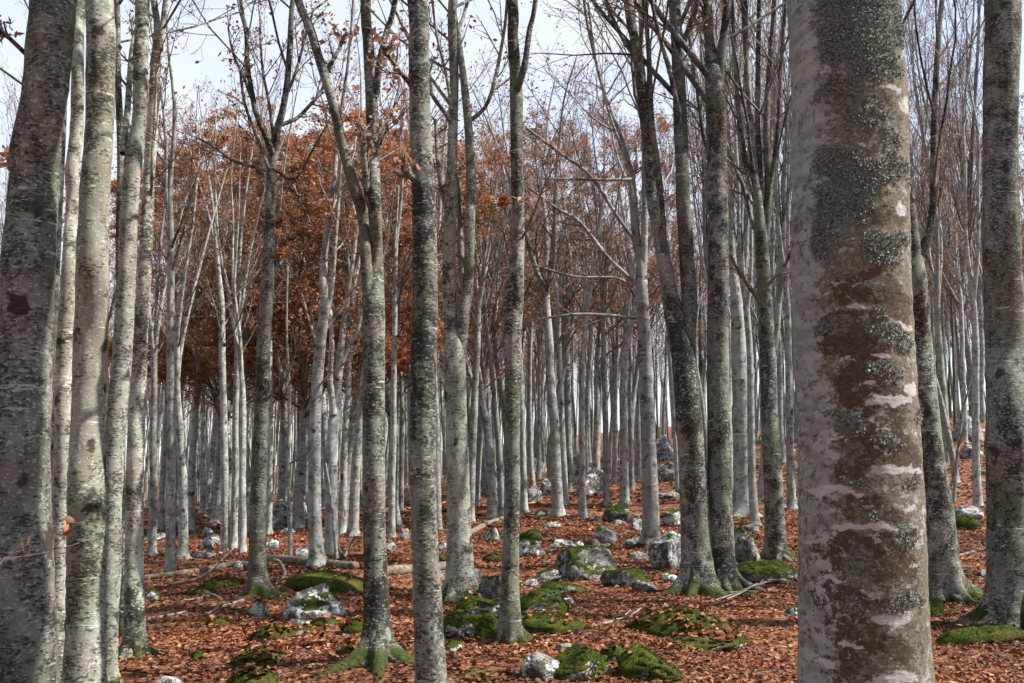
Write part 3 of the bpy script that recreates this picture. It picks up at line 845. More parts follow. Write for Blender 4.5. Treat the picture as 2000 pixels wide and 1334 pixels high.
hero('grey beech on spreading mossy roots forking into a leaning limb and an upright stem',
     [[(738, 1290, 58), (736, 1200, 49), (732, 1050, 44), (730, 900, 42), (730, 700, 42), (730, 610, 42), (735, 500, 27), (732, 400, 26), (729, 300, 24), (725, 180, 24), (719, 80, 22), (714, 0, 21)], [(722, 610, 26), (714, 500, 22), (708, 420, 22), (690, 360, 22), (668, 280, 20), (650, 200, 19), (625, 120, 18), (604, 50, 17), (580, -10, 16)], [(733, 190, 15), (742, 120, 14), (757, 55, 12), (772, 0, 11)]],
     seed=30, roots=6, H=15, zc=5.2, mossy=1.2, flare=1.5, lump=0.06, nscar=22, limbs=[[(722, 400, 14), (715, 330, 13), (718, 270, 11)], [(636, 145, 8), (655, 90, 7), (668, 40, 6)], [(736, 300, 6), (760, 220, 5), (775, 140, 4)]])
hero('lichened beech splitting low into twin stems, its flared foot merged with mossy roots',
     [[(902, 1172, 56), (898, 1080, 48), (895, 950, 44), (891, 800, 42), (887, 700, 40), (880, 610, 28), (877, 520, 26), (880, 400, 24), (884, 280, 19), (887, 150, 18), (885, 0, 18)], [(897, 700, 26), (904, 620, 26), (914, 560, 20), (918, 450, 19), (920, 350, 19), (915, 250, 17), (905, 150, 14), (893, 60, 11), (888, 0, 9)]],
     seed=31, roots=6, bark='bark_green_sunlit', H=16, zc=6, mossy=1.2, flare=1.3, nscar=30, limbs=[[(880, 440, 12), (866, 380, 13), (856, 330, 11), (850, 280, 9), (845, 210, 7)], [(918, 235, 9), (945, 220, 8), (962, 190, 8), (975, 140, 7), (988, 70, 6), (992, 0, 5)], [(884, 245, 9), (862, 215, 8), (845, 195, 8), (830, 140, 7), (810, 60, 5)], [(882, 215, 7), (872, 150, 6), (855, 80, 5), (846, 0, 5)], [(905, 590, 9), (900, 500, 12), (897, 430, 10), (893, 330, 8)]])
hero('slender beech with open candelabra crown against the sky above a mossy root hump',
     [[(507, 1166, 38), (503, 1100, 34), (505, 950, 31), (511, 800, 27), (515, 667, 26), (521, 580, 25), (526, 470, 22), (530, 340, 20), (538, 270, 17), (553, 210, 13), (562, 150, 12), (567, 70, 11), (572, 0, 10)], [(532, 300, 13), (520, 268, 12), (500, 220, 11), (492, 180, 10), (484, 130, 9), (480, 60, 8), (470, 0, 7)]],
     seed=32, roots=5, H=11, zc=6.2, mossy=1.2, flare=1.2, k=(7, 5, 5, 2), leaves=500,
     limbs=[[(524, 334, 8), (480, 318, 6.5), (440, 300, 6), (400, 268, 5), (360, 245, 4)], [(545, 245, 9), (575, 225, 8), (600, 190, 7), (618, 155, 6), (635, 90, 5)], [(525, 330, 7), (505, 270, 6), (488, 215, 6), (484, 160, 5)], [(533, 260, 7), (520, 190, 6), (505, 130, 5), (495, 60, 5), (490, 0, 4)], [(558, 190, 7), (575, 130, 6), (588, 60, 5), (600, 0, 4)], [(533, 330, 5), (580, 355, 4), (620, 300, 4), (650, 260, 3)], [(490, 190, 7), (470, 140, 6), (445, 90, 5), (430, 30, 4)], [(512, 790, 5), (560, 745, 4.5), (585, 690, 4), (600, 655, 3)]])
hero('pale beech with twisted forking top, its foot touching a fallen log',
     [[(620, 1110, 30), (615, 1030, 26), (614, 900, 24), (618, 770, 22), (625, 680, 21), (633, 600, 18), (632, 520, 15), (640, 440, 12), (652, 360, 10), (660, 260, 8), (680, 120, 6), (690, 0, 5)], [(636, 620, 12), (648, 560, 10), (655, 470, 8), (662, 380, 7), (668, 280, 6)]],
     seed=33, H=10, zc=4.5, mossy=0.4, bark='bark_pale', sides=18, leaves=900, pal=LEAF_ORANGE, limbs=[[(625, 690, 6), (600, 620, 5), (580, 560, 4)], [(630, 650, 6), (665, 600, 5), (690, 540, 4)], [(617, 760, 5), (650, 730, 4.5), (690, 700, 4), (720, 640, 3)]])
hero('grey beech leaning over the fallen log, forking into many thin stems at mid height',
     [[(649, 1090, 27), (647, 1000, 24), (648, 880, 22), (655, 790, 21), (664, 700, 15), (676, 600, 11), (690, 500, 8), (705, 380, 6)], [(652, 810, 14), (645, 740, 12), (648, 660, 9), (640, 560, 7)], [(660, 740, 9), (676, 690, 8), (700, 640, 7), (715, 560, 5)]],
     seed=34, H=10, zc=3.5, mossy=0.6, bark='bark_pale', sides=16, leaves=600)
# --- the clump with many trunks
hero('thick shaded beech trunk furred with dark lichen, outermost of the crowded clump',
     [[(44, 1334, 116), (42, 1150, 110), (42, 1000, 105), (45, 850, 99), (50, 667, 95), (55, 500, 92), (66, 350, 91), (70, 280, 92), (86, 200, 86), (95, 100, 86), (104, 0, 84)]], d=6.0, seed=41, H=18, zc=6, lump=0.11, sides=40, nscar=30, mossy=0.5,
     limbs=[[(30, 330, 8), (10, 300, 7), (-10, 285, 6)], [(50, 105, 9), (25, 80, 8), (0, 70, 6)]])
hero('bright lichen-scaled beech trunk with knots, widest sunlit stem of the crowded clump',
     [[(165, 1334, 70), (168, 1150, 70), (169, 1000, 67), (172, 850, 64), (178, 667, 63), (181, 520, 58), (184, 400, 56), (194, 250, 52), (196, 120, 52), (195, 0, 54)]], d=7.0, seed=42, bark='bark_green_sunlit', H=18, zc=6, lump=0.12, sides=36, nscar=34, mossy=0.4)
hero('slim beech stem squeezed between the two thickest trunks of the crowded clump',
     [[(112, 1334, 34), (116, 1200, 33), (120, 1000, 31), (123, 850, 31), (125, 700, 30), (135, 520, 27), (141, 400, 25), (140, 330, 24), (150, 250, 25), (152, 120, 24), (158, 0, 22)]], d=7.6, seed=43, bark='bark_green_sunlit', H=15, zc=6, lump=0.11, nscar=24)
hero('slim beech with mossy green foot seen through a slit in the crowded clump',
     [[(92, 1195, 18), (96, 1050, 17), (100, 850, 17), (104, 667, 15), (116, 400, 13), (125, 200, 12), (130, 0, 11)]], seed=44, H=13, mossy=1.6, sides=16)
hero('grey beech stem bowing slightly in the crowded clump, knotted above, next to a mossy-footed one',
     [[(211, 1334, 31), (214, 1200, 33), (220, 1000, 35), (225, 850, 38), (238, 700, 36), (247, 560, 33), (252, 450, 33), (260, 320, 33), (272, 230, 29), (275, 120, 29), (278, 0, 28)]], d=7.9, seed=45, bark='bark_green_sunlit', H=16, zc=6, lump=0.11, nscar=26,
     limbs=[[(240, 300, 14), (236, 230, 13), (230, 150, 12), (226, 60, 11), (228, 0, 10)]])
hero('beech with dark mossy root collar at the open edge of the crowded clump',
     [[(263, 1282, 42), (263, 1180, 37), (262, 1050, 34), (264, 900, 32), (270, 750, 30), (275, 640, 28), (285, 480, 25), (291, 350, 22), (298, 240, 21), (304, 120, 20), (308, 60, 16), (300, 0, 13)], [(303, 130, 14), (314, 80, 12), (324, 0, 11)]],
     seed=46, roots=5, bark='bark_green_sunlit', H=15, zc=5.5, mossy=1.5, flare=1.4, nscar=20, limbs=[[(290, 440, 8), (305, 380, 7), (315, 330, 6), (330, 230, 5), (340, 150, 4)]])
hero('dark narrow trunk hidden behind the crowded clump, almost covered by its neighbours',
     [[(237, 1238, 20), (236, 1100, 19), (235, 900, 18), (240, 700, 17), (233, 500, 14), (236, 300, 14), (230, 150, 13), (228, 0, 12)]], seed=47, H=14, mossy=0.6, sides=16)

# ------------------------------------------------------------------ beeches of the wood behind: prototypes, then single copies
def proto(seed, H, r0, nst=2, zf=0.45, spread=0.10, leaves=800, pal=LEAF_PINK, k=(9, 6, 5, 3), up=0.12, zc=0.38, leafsize=0.075, bark='bark_pale', ang1=(30, 60), maxlen=3.6, thin=0.0026):
    rng = np.random.default_rng(seed)
    base = [np.array([0, 0, -0.5, r0 * 1.05]), np.array([0, 0, 0.0, r0 * 1.03])]
    p = np.zeros(3); d = np.array([rng.normal() * .02, rng.normal() * .02, 1.0])
    hf = H * zf
    for i in range(1, 6):
        d = norm(d + np.append(rng.normal(size=2) * 0.035, 0.06)); p = p + d * hf / 5
        base.append(np.append(p, r0 * (1 - 0.32 * i / 5)))
    stems = []
    a0 = rng.uniform(0, 6.28)
    trunk = list(base)
    for s in range(nst):
        a = a0 + s * 6.28 / nst
        dd = norm(d + np.array([math.cos(a), math.sin(a), 0]) * spread * (0.6 if s == 0 else 1.4) * (nst > 1))
        q = p.copy(); st = [base[-2] * 0 + np.append(base[-2][:3], base[-2][3] * 0.6), np.append(p, r0 * 0.6 * (0.85 if s else 1))]
        rr = r0 * 0.50 * (0.82 if s else 1)
        for i in range(1, 7):
            dd = norm(dd + rng.normal(size=3) * 0.08 + np.array([0, 0, 0.05])); q = q + dd * (H - hf) / 6 * (1 if s == 0 else rng.uniform(.85, 1))
            st.append(np.append(q, rr * (1 - i / 6.0) + 0.012))
        if s == 0: trunk += st[2:]
        else: stems.append(st)
    me, D = stem_mesh('trunk', trunk, M[bark], rng, sides=12, steps=lambda z: 0.14 if z < hf else 0.4, base=0.0, flare=0.75, lump=0.06, nscar=16, mossy=0.35, scarmax=H * .6)
    parts = [('trunk', me, None)]; dense = [D]
    for st in stems:
        m2, D2 = stem_mesh('fork', st, M[bark], rng, sides=8, steps=lambda z: 0.35, lump=0.06, nscar=5, scarmax=H * .8)
        parts.append(('fork', m2, None)); dense.append(D2)
    lb, tw, lv = crown_from(dense, rng, H * zc, *k, leaves=leaves, leafpal=pal, leafsize=leafsize, up=up, maxlen=maxlen, fine=thin, ang1=ang1)
    parts.append(('crown', lb.mesh('crown', M['bark']), None)); parts.append(('twigs', tw, 'crown'))
    if lv: parts.append(('leaves', lv, 'crown'))
    return {'parts': parts, 'r0': r0, 'H': H}

PLAIN = [proto(101, 16.5, 0.125, 1, 0.6, leaves=700, k=(14, 5, 5, 1)), proto(102, 17, 0.13, 2, 0.42, 0.12, leaves=600, k=(8, 5, 5, 1)), proto(103, 15.5, 0.11, 2, 0.5, 0.08, leaves=900, k=(8, 5, 5, 1)),
         proto(104, 17.5, 0.14, 3, 0.38, 0.13, leaves=500, k=(6, 5, 5, 1)), proto(105, 16, 0.10, 1, 0.6, leaves=400, k=(14, 5, 5, 1))]
SPARSE = [proto(141, 11, 0.12, 2, 0.55, 0.10, leaves=500, k=(8, 5, 5, 1), zc=.42, maxlen=2.2), proto(142, 11.5, 0.12, 3, 0.42, 0.12, leaves=700, k=(5, 5, 5, 1), zc=.40, maxlen=2.2), proto(143, 10.5, 0.12, 2, 0.38, 0.14, leaves=400, k=(6, 5, 5, 1), zc=.38, maxlen=2.2), proto(144, 11, 0.11, 3, 0.46, 0.12, leaves=600, k=(5, 5, 5, 1), zc=.42, maxlen=2.0)]
BROOM = [proto(111, 16, 0.125, 4, 0.34, 0.14, leaves=900, up=0.25, ang1=(18, 38), k=(9, 6, 5, 2)), proto(112, 17, 0.13, 5, 0.30, 0.18, leaves=1200, up=0.25, ang1=(18, 38), k=(8, 6, 5, 2))]
RUSSET = [proto(121, 16.5, 0.13, 2, 0.42, 0.14, leaves=12000, pal=LEAF_PINK, k=(8, 6, 5, 2)), proto(122, 15.5, 0.12, 1, 0.55, leaves=11000, pal=LEAF_PINK, k=(16, 6, 5, 2))]
ORANGE = [proto(131, 16.5, 0.15, 3, 0.32, 0.20, leaves=36000, pal=LEAF_ORANGE, k=(9, 6, 5, 2), zc=0.30, leafsize=0.085, maxlen=4.6), proto(132, 16, 0.14, 2, 0.36, 0.2, leaves=34000, pal=np.vstack([LEAF_ORANGE, LEAF_PINK, LEAF_PINK * 1.15]), k=(12, 6, 5, 2), zc=0.30, leafsize=0.085, maxlen=4.6)]

placed = []
def plant(pr, x, y, width=None, label='', group=None, rng=None, sz=None, rot=None):
    g = (x, y, gh(x, y) - 0.03)
    o = empty('beech_tree', g)
    s = 1.0 if width is None else float(np.clip(width / 2 / pr['r0'], 0.6, 1.7))
    hz = float(np.clip(0.5 + 0.5 * s, 0.82, 1.12)) * rng.uniform(0.93, 1.07) if sz is None else sz
    o.scale = (s, s, hz)
    o.rotation_euler = (rng.normal() * 0.018, rng.normal() * 0.018, rng.uniform(0, 6.28) if rot is None else rot)
    tag(o, label, 'tree', group)
    made = {}
    for nm, me, par in pr['parts']:
        made[nm] = obj(nm, me, made[par] if par else o)
        if nm in ('twigs', 'leaves'): made[nm]['kind'] = 'stuff'
    placed.append((x, y))
    return o

rng = np.random.default_rng(5)
MIDG = 'pale beeches of the middle ground between rocks'
# (foot px, foot py, width px): single trunks that can be told apart
mids = [(333, 1118, 15), (297, 1085, 13), (357, 1090, 20), (372, 1036, 16), (440, 1076, 17), (456, 1070, 13), (473, 1080, 15), (396, 1000, 10), (415, 985, 9), (312, 1035, 8), (345, 1028, 9), (525, 1045, 11), (545, 990, 10),
        (585, 1010, 14), (690, 1046, 21), (668, 1040, 15), (765, 1050, 12), (700, 985, 9), (782, 1000, 11), (855, 1035, 16), (918, 1020, 17), (930, 990, 9), (961, 1014, 22), (981, 1004, 14), (1024, 1000, 14), (1052, 935, 9), (1063, 908, 10), (1090, 1006, 22), (1103, 984, 14), (1113, 962, 16), (1139, 1012, 14),
        (1168, 958, 8), (1185, 988, 12), (1200, 940, 11), (1221, 985, 19), (1234, 958, 10), (1245, 936, 13), (1325, 965, 11), (1382, 930, 12), (1428, 990, 12), (1475, 1024, 17), (1490, 978, 18), (1530, 902, 15), (1546, 880, 9), (1848, 908, 17), (1832, 850, 11), (1872, 760, 9), (1905, 840, 16), (1920, 800, 12), (945, 965, 8), (1006, 960, 8), (1076, 900, 8)]
MLAB = 'slim pale straight-boled beech growing among grey stones'
for i, (px, py, wd) in enumerate(mids):
    g = ground_at(px, py)
    if g[1] > 60: g = at(px, py, 58.0)
    kind = SPARSE if px < 1390 else BROOM
    plant(kind[i % len(kind)], g[0], g[1], wd / FPX * g[1], MLAB, MIDG, rng, (rng.uniform(0.66, 0.85) if (px < 480 or 900 < px < 1000) else rng.uniform(0.85, 1.08)) if px < 1390 else None)

for j, (px, Y) in enumerate([(1395, 27), (1440, 33), (1540, 24), (1570, 30), (1800, 26), (1860, 30), (1900, 24), (1960, 33), (30, 30), (150, 34)]):
    plant(BROOM[j % 2], (px - 1000) / FPX * Y, Y, 0.20, 'steep-branched beech with broom-like crown behind the foremost trunks', 'steep-branched beeches', rng)
ORG = 'russet beeches still holding their leaves'
for j, (px, Y, s) in enumerate([(455, 30, .60), (560, 28, .62), (645, 31, .66), (740, 29, .63), (810, 35, .70), (410, 36, .66), (600, 36, .74), (700, 38, .76), (510, 40, .74), (780, 42, .8), (490, 24, .50), (590, 25, .54), (675, 23, .50), (775, 25, .53), (430, 27, .54)]):
    x = (px - 1000) / FPX * Y
    plant(ORANGE[j % 2], x, Y, 0.28, 'leafy beech with a dense rust orange crown above the grey trunks', ORG, rng, s)
for j, (px, Y, s) in enumerate([(890, 42, .88), (960, 44, .88), (1040, 41, .86), (1110, 45, .92), (1190, 43, .9), (1270, 46, .95), (340, 40, .78), (1000, 50, 1.0), (1150, 52, 1.0), (860, 48, .95), (1330, 48, .95), (1930, 38, .85), (1880, 44, .92), (300, 44, .85), (1075, 32, .68), (930, 31, .66), (1000, 33, .70), (1160, 33, .70), (1230, 35, .74)]):
    x = (px - 1000) / FPX * Y
    plant(RUSSET[j % 2], x, Y, 0.25, 'beech with a thin veil of pinkish brown leaves left in its crown', 'thinly leaved pinkish beeches', rng, s)

# the crowded trunks up the slope
FARL = 'thin bare beech among the crowded trunks far up the slope'
far = []
tries = 0
rngf = np.random.default_rng(77)
NFAR = 172
while len(far) < NFAR and tries < 20000:
    tries += 1
    y = 40 + 44 * rngf.random() ** 0.8
    u = rngf.uniform(-0.56, 0.56); x = u * y
    px = 1000 + u * FPX
    if y < 44 and (360 < px < 520 or 560 < px < 700 or 900 < px < 990 or 1030 < px < 1180): continue
    if y < 46 and rngf.random() < 0.7: continue
    if min([(x - a) ** 2 + (y - b) ** 2 for a, b in placed + far] + [99]) < 1.15 ** 2: continue
    far.append((x, y))
DARKER = [proto(151, 15.5, 0.12, 2, 0.5, 0.1, leaves=2500, k=(9, 5, 5, 1), bark='bark'), proto(152, 16, 0.12, 3, 0.42, 0.1, leaves=1500, k=(7, 5, 5, 1), bark='bark'), proto(153, 15, 0.11, 1, 0.6, leaves=3000, k=(15, 5, 5, 1), bark='bark')]
for i, (x, y) in enumerate(far):
    kind = BROOM if (x / y > 0.2 and i % 3) else PLAIN
    if i % 2 == 0 and not (x / y > 0.2): kind = RUSSET
    if i % 5 in (1, 3): kind = DARKER
    plant(kind[i % len(kind)], x, y, rngf.uniform(0.12, 0.27), FARL, 'crowded beeches up the far slope', rngf, rngf.uniform(0.78, 0.98))

def low_tree(rng, x, y, b, tb, lbf, full, H=None, nl=None, ls=1.0):
    H = H or rng.uniform(13, 17.5); r = rng.uniform(0.06, 0.125)
    P = np.zeros((1, 7, 3)); P[0, :, 2] = np.linspace(-0.4, H, 7)
    P[0, 1:, 0] = np.cumsum(rng.normal(size=6) * 0.14); P[0, 1:, 1] = np.cumsum(rng.normal(size=6) * 0.14)
    P += np.array([x, y, gh(x, y)])
    Rr = np.linspace(r, 0.015, 7)[None, :]
    b.add(*tubes(P, Rr, 6, rng))
    L1, R1 = children(rng, P, Rr, 12 if full else 8, 0.35, 0.98, (25, 55), (0.18, 0.34), 3, 0.16, 0.1, 0.4, 0.012)
    tb.add(*tubes(L1, R1, 3, rng))
    L2, R2 = children(rng, L1, R1, 6 if full else 4, 0.15, 0.98, (25, 60), (0.4, 0.7), 2, 0.10, 0.14, 0.6, 0.008)
    tb.add(*tubes(L2, R2, 3, rng))
    nl = nl or int(rng.choice([60, 220, 420]))
    q = L2[:, 1:].reshape(-1, 3); q = q[rng.choice(len(q), nl)] + rng.normal(size=(nl, 3)) * 0.3
    V, _, T, c4 = leaf_batch(q, rng.uniform(0.08, 0.15, nl) * ls, rng, cols=pick(np.vstack([LEAF_PINK, LEAF_ORANGE]), nl, rng))
    lbf.add(V, None, T, c4)

# the wood behind the wood: no longer to be told apart
def far_wood():
    rng = np.random.default_rng(9)
    b = Buf(); tb = Buf(); lbf = Buf()
    n = 0
    cells = set()
    while n < 1250:
        y = 58 + 95 * rng.random() ** 1.1; u = rng.uniform(-0.60, 0.60); x = u * y
        c = (int(x / 1.2), int(y / 1.2))
        if c in cells: continue
        cells.add(c); n += 1
        low_tree(rng, x, y, b, tb, lbf, n < 250, None, 150 if n < 250 else 45)
    o = obj('distant_wood', b.mesh('distant_wood', M['bark_green_sunlit']))
    tag(o, 'distant mass of thin beech stems closing the view up the slope', 'forest', kind='stuff')
    tag(obj('twigs', tb.mesh('twigs', M['twig']), o), kind='stuff'); tag(obj('leaves', lbf.mesh('leaves', M['crown_leaf'], False), o), kind='stuff')
far_wood()

# the same wood goes on round the camera and behind it
def near_wood():
    rng = np.random.default_rng(19)
    b = Buf(); tb = Buf(); lbf = Buf(); pos = []
    n = 0
    while n < 230:
        az = rng.uniform(36, 324); r = 7 + 45 * rng.random() ** 0.7
        x, y = r * math.sin(R_(az)), r * math.cos(R_(az))
        if abs(x) < 3 and abs(y) < 3: continue
        if 60 < az < 135 and r < 28 and rng.random() < 0.93: continue
        if y > 0 and abs(x) < y * 0.62 + 1.5: continue
        if min([(x - p[0]) ** 2 + (y - p[1]) ** 2 for p in pos] + [99]) < 4: continue
        pos.append((x, y)); n += 1
        low_tree(rng, x, y, b, tb, lbf, True, rng.uniform(15, 19), int(rng.choice([300, 550, 900])), 1.35)
    o = obj('surrounding_wood', b.mesh('surrounding_wood', M['bark']))
    tag(o, 'beech wood going on to both sides of the scene', 'forest', kind='stuff')
    tag(obj('twigs', tb.mesh('twigs', M['twig']), o), kind='stuff'); tag(obj('leaves', lbf.mesh('leaves', M['crown_leaf'], False), o), kind='stuff')
near_wood()

# ------------------------------------------------------------------ rocks
import bmesh
_ico = {}
def ico(n):
    if n not in _ico:
        bm = bmesh.new(); bmesh.ops.create_icosphere(bm, subdivisions=n, radius=1.0)
        V = np.array([v.co[:] for v in bm.verts]); F = np.array([[v.index for v in f.verts] for f in bm.faces]); bm.free()
        _ico[n] = (V, F)
    return _ico[n]

EXTRA_LEAVES = []
def rock_shape(rng, sx, sy, sz, sub=4, rough=0.16, cuts=7, mound=False):
    V, F = ico(sub)
    V = V.copy(); seed = int(rng.integers(1, 99999))
    if not mound:
        for _ in range(cuts):
            n = rng.normal(size=3); n[2] = abs(n[2]) * 0.8 + 0.05; n /= np.linalg.norm(n)
            dcut = rng.uniform(0.50, 0.84)
            dd = V @ n - dcut
            V = V - np.where(dd > 0, dd * 0.93, 0)[:, None] * n
    disp = rough * fbm(V * 1.9 + seed, seed, 4, 0.5) * (1 if mound else 0.8) - (0.10 * np.exp(-(fbm(V * np.array([2.0, 2.0, 3.4]) + seed, seed + 7, 3) / 0.05) ** 2) if not mound else 0)
    V = V * (1 + disp)[:, None]
    # bedding cracks
    if not mound:
        lay = np.sin(V[:, 2] * 11 + 2.5 * vnoise(V * 1.5, seed + 4) + rng.uniform(0, 6)); V[:, :2] *= (1 - 0.035 * (lay > 0.75))[:, None]
    return V * np.array([sx, sy, sz]), F

def vnormals(V, F):
    fn = np.cross(V[F[:, 1]] - V[F[:, 0]], V[F[:, 2]] - V[F[:, 0]])
    n = np.zeros_like(V)
    for j in range(3): np.add.at(n, F[:, j], fn)
    return norm(n), norm(fn)

def moss_part(V, F, amt, rng, thick, tufts, lowz):
    """a cushion of moss over part of a stone: lifted skin and a nap of short shoots"""
    n, fn = vnormals(V, F)
    size = np.ptp(V[:, 0])
    m = 1.1 * n[:, 2] + 0.65 * fbm(V / max(size, 0.2) * 3.2 + 5, int(rng.integers(999)), 3) + 1.7 * amt - 1.25
    hgt = np.clip(m * 2.2, 0, 1)
    VM = V + n * (hgt * thick)[:, None] + n * (0.35 * thick * vnoise(V * 25, 3) * hgt)[:, None]
    fm = (m[F] > 0.0).all(1) & (V[F][:, :, 2].mean(1) > lowz)
    if fm.sum() < 4: return None
    FF = F[fm]
    used, inv = np.unique(FF.ravel(), return_inverse=True)
    VV = VM[used]; T = inv.reshape(-1, 3)
    b = Buf(); b.add(VV, None, T)
    # shoots
    ar = np.linalg.norm(np.cross(VM[FF[:, 1]] - VM[FF[:, 0]], VM[FF[:, 2]] - VM[FF[:, 0]]), axis=1)
    k = int(min(tufts, ar.sum() * 0.5 * 9000))
    if k > 10:
        f = rng.choice(len(FF), k, p=ar / ar.sum()); w = rng.dirichlet((1, 1, 1), k)
        p = (VM[FF[f]] * w[:, :, None]).sum(1); nn = fn[fm][f]
        dr = norm(nn + rng.normal(size=(k, 3)) * 0.55); sd = norm(np.cross(dr, rng.normal(size=(k, 3))))
        L = rng.uniform(0.007, 0.017, (k, 1)); wd = rng.uniform(0.002, 0.0045, (k, 1))
        Vt = np.stack([p - sd * wd - nn * .004, p + sd * wd - nn * .004, p + dr * L], 1).reshape(-1, 3)
        b.add(Vt, None, np.arange(3 * k).reshape(-1, 3))
    return b.mesh('moss', M['moss'])

def rock(box, label, cat='rock', name='boulder', moss=0.3, white=False, group=None, mound=False, seed=0, depth=0.8, sub=4, tufts=4000, leaves=0, cuts=10, tilt=0.12, rough=0.15):
    """box: the stone in the photograph as (left, right, top, foot) px; stands on the ground there"""
    rng = np.random.default_rng(1000 + seed + int(box[0] * 7 + box[3]))
    x0, x1, yt, yb = box
    g = ground_at((x0 + x1) / 2, yb)
    d = g[1]
    wdt = (x1 - x0) / FPX * d * 1.06; dep = wdt * depth
    app = (yb - yt) / FPX * d
    hgt = max(0.36 * app, app - dep * (0.75 if mound else 0.55) * (CAMZ - g[2]) / d, 0.045)
    loc = np.array([g[0] * (d + dep * 0.4) / d, d + dep * 0.4, 0]); loc[2] = gh(loc[0], loc[1])
    V, F = rock_shape(rng, wdt / 2 / (0.92 if mound else 0.86), dep / 2 / 0.86, hgt * (1.0 if mound else 0.80), sub, rough, cuts, mound)
    a = rng.uniform(-0.35, 0.35); ca, sa = math.cos(a), math.sin(a)
    V[:, 2] += V[:, 0] * rng.normal() * tilt
    V = V @ np.array([[ca, sa, 0], [-sa, ca, 0], [0, 0, 1]])
    V[:, 2] -= V[:, 2].max() - hgt * 0.97
    V[:, 2] = np.maximum(V[:, 2], -0.22 - 0.1 * hgt)
    me = mk_mesh(name, V, None, F, mat=M['rock_white' if white else 'rock_grey'], smooth=True)
    root = empty(name, loc); tag(root, label, cat, group)
    obj('stone', me, root)
    if moss > 0:
        mm = moss_part(V, F, moss, rng, 0.012 if not mound else 0.018, tufts, -0.03)
        if mm: tag(obj('moss', mm, root))
    if leaves:
        n, fn = vnormals(V, F); ok = np.where((fn[:, 2] > 0.5) & (V[F][:, :, 2].mean(1) > 0.02))[0]
        if len(ok):
            f = rng.choice(ok, leaves); w = rng.dirichlet((1, 1, 1), leaves)
            EXTRA_LEAVES.append((V[F[f]] * w[:, :, None]).sum(1) + loc + np.array([0, 0, 0.04]))
    return root

R = rock
R((556, 664, 1136, 1214), 'big fissured pale boulder with dark lichen below a mossy bank', moss=0.24, white=True, seed=1, sub=5, cuts=10, rough=0.2)
R((574, 712, 1116, 1156), 'long moss-covered bank behind the big fissured boulder', 'mossy bank', 'mossy_mound', moss=0.85, mound=True, seed=2, leaves=40)
R((486, 526, 1174, 1204), 'small mossy stone with white face tucked into roots of the candelabra beech', moss=0.45, white=True, seed=3)
R((450, 530, 1304, 1350), 'low bright green moss cushion sunk in brown leaves', 'moss', 'mossy_mound', moss=1.0, mound=True, seed=4, leaves=50, sub=5, tufts=9000)
R((308, 362, 1322, 1346), 'flat white stone lying bare in the leaf litter near a moss cushion', 'stone', 'stone', moss=0.0, white=True, seed=5)
R((462, 545, 1255, 1306), 'sparse moss strip on a low hump half buried in leaves', 'moss', 'mossy_mound', moss=0.55, mound=True, seed=6, leaves=160, depth=1.8)
R((498, 570, 1222, 1252), 'dark mossy hump in front of the big fissured boulder', 'moss', 'mossy_mound', moss=0.7, mound=True, seed=7, leaves=60)
R((566, 606, 1208, 1225), 'flat white slab at the foot of the big fissured boulder', 'stone', 'stone', moss=0.0, white=True, seed=8, sub=3)
R((574, 613, 1230, 1240), 'thin mossy slab among leaves below the flat white slab', 'stone', 'stone', moss=0.35, white=True, seed=9, sub=3)
R((610, 660, 1212, 1224), 'green moss pad touching the foot of the fissured boulder', 'moss', 'mossy_mound', moss=0.8, mound=True, seed=10, leaves=20)
R((668, 716, 1212, 1242), 'moss hump beside the root-footed forked beech', 'moss', 'mossy_mound', moss=0.6, mound=True, seed=11, leaves=50)
R((668, 718, 1266, 1280), 'dark moss pad by the roots of the forked beech', 'moss', 'mossy_mound', moss=0.8, mound=True, seed=12, leaves=20)
R((280, 316, 1150, 1173), 'small white and mossy stones beside the crowded clump', 'stone', 'stone', moss=0.4, white=True, seed=13)
R((278, 322, 1040, 1056), 'flat white ledge beyond the crowded clump', 'stone', 'stone', moss=0.1, white=True, seed=14)
R((393, 420, 1030, 1050), 'angular pale block on top of a heap of white rocks', white=True, moss=0.05, seed=15)
R((386, 414, 1050, 1074), 'round pale block at the foot of a heap of white rocks', white=True, moss=0.05, seed=16)
R((404, 432, 1044, 1066), 'leaning pale block in a heap of white rocks', white=True, moss=0.05, seed=17)
R((396, 425, 1076, 1087), 'bright flat slab below the heap of white rocks', 'stone', 'stone', white=True, moss=0.1, seed=18)
R((512, 568, 970, 1032), 'tall pale crag behind the candelabra beech', white=True, moss=0.1, seed=19, cuts=10)
R((548, 600, 970, 1012), 'high grey crag beside the tall pale crag', white=True, moss=0.15, seed=20, cuts=10)
R((515, 542, 1054, 1074), 'pale blocky stone behind the candelabra trunk', white=True, moss=0.1, seed=21)
R((577, 602, 1068, 1093), 'white speckled stone beside the log-touching beech', white=True, moss=0.0, seed=22)
R((624, 642, 1048, 1066), 'small pale stone wedged between two leaning beeches', 'stone', 'stone', white=True, moss=0.1, seed=23)
R((678, 706, 1152, 1162), 'low grey stone at the end of the mossy bank', 'stone', 'stone', moss=0.3, seed=24, sub=3)
R((750, 771, 1060, 1078), 'white stone behind the two near trunks', 'stone', 'stone', white=True, moss=0, seed=25)
R((780, 800, 1032, 1052), 'smooth round white stone on the slope', 'stone', 'stone', white=True, moss=0, seed=26)
R((856, 876, 1058, 1076), 'white cobble beside the twin-stemmed beech', 'stone', 'stone', white=True, moss=0, seed=27)
R((915, 940, 1110, 1134), 'white stone peeping from behind the twin-stemmed beech', 'stone', 'stone', white=True, moss=0, seed=28)
R((936, 990, 1124, 1184), 'grey boulder with mossy crest between twin-stemmed and burled beeches', moss=0.42, seed=29, sub=5, cuts=6)
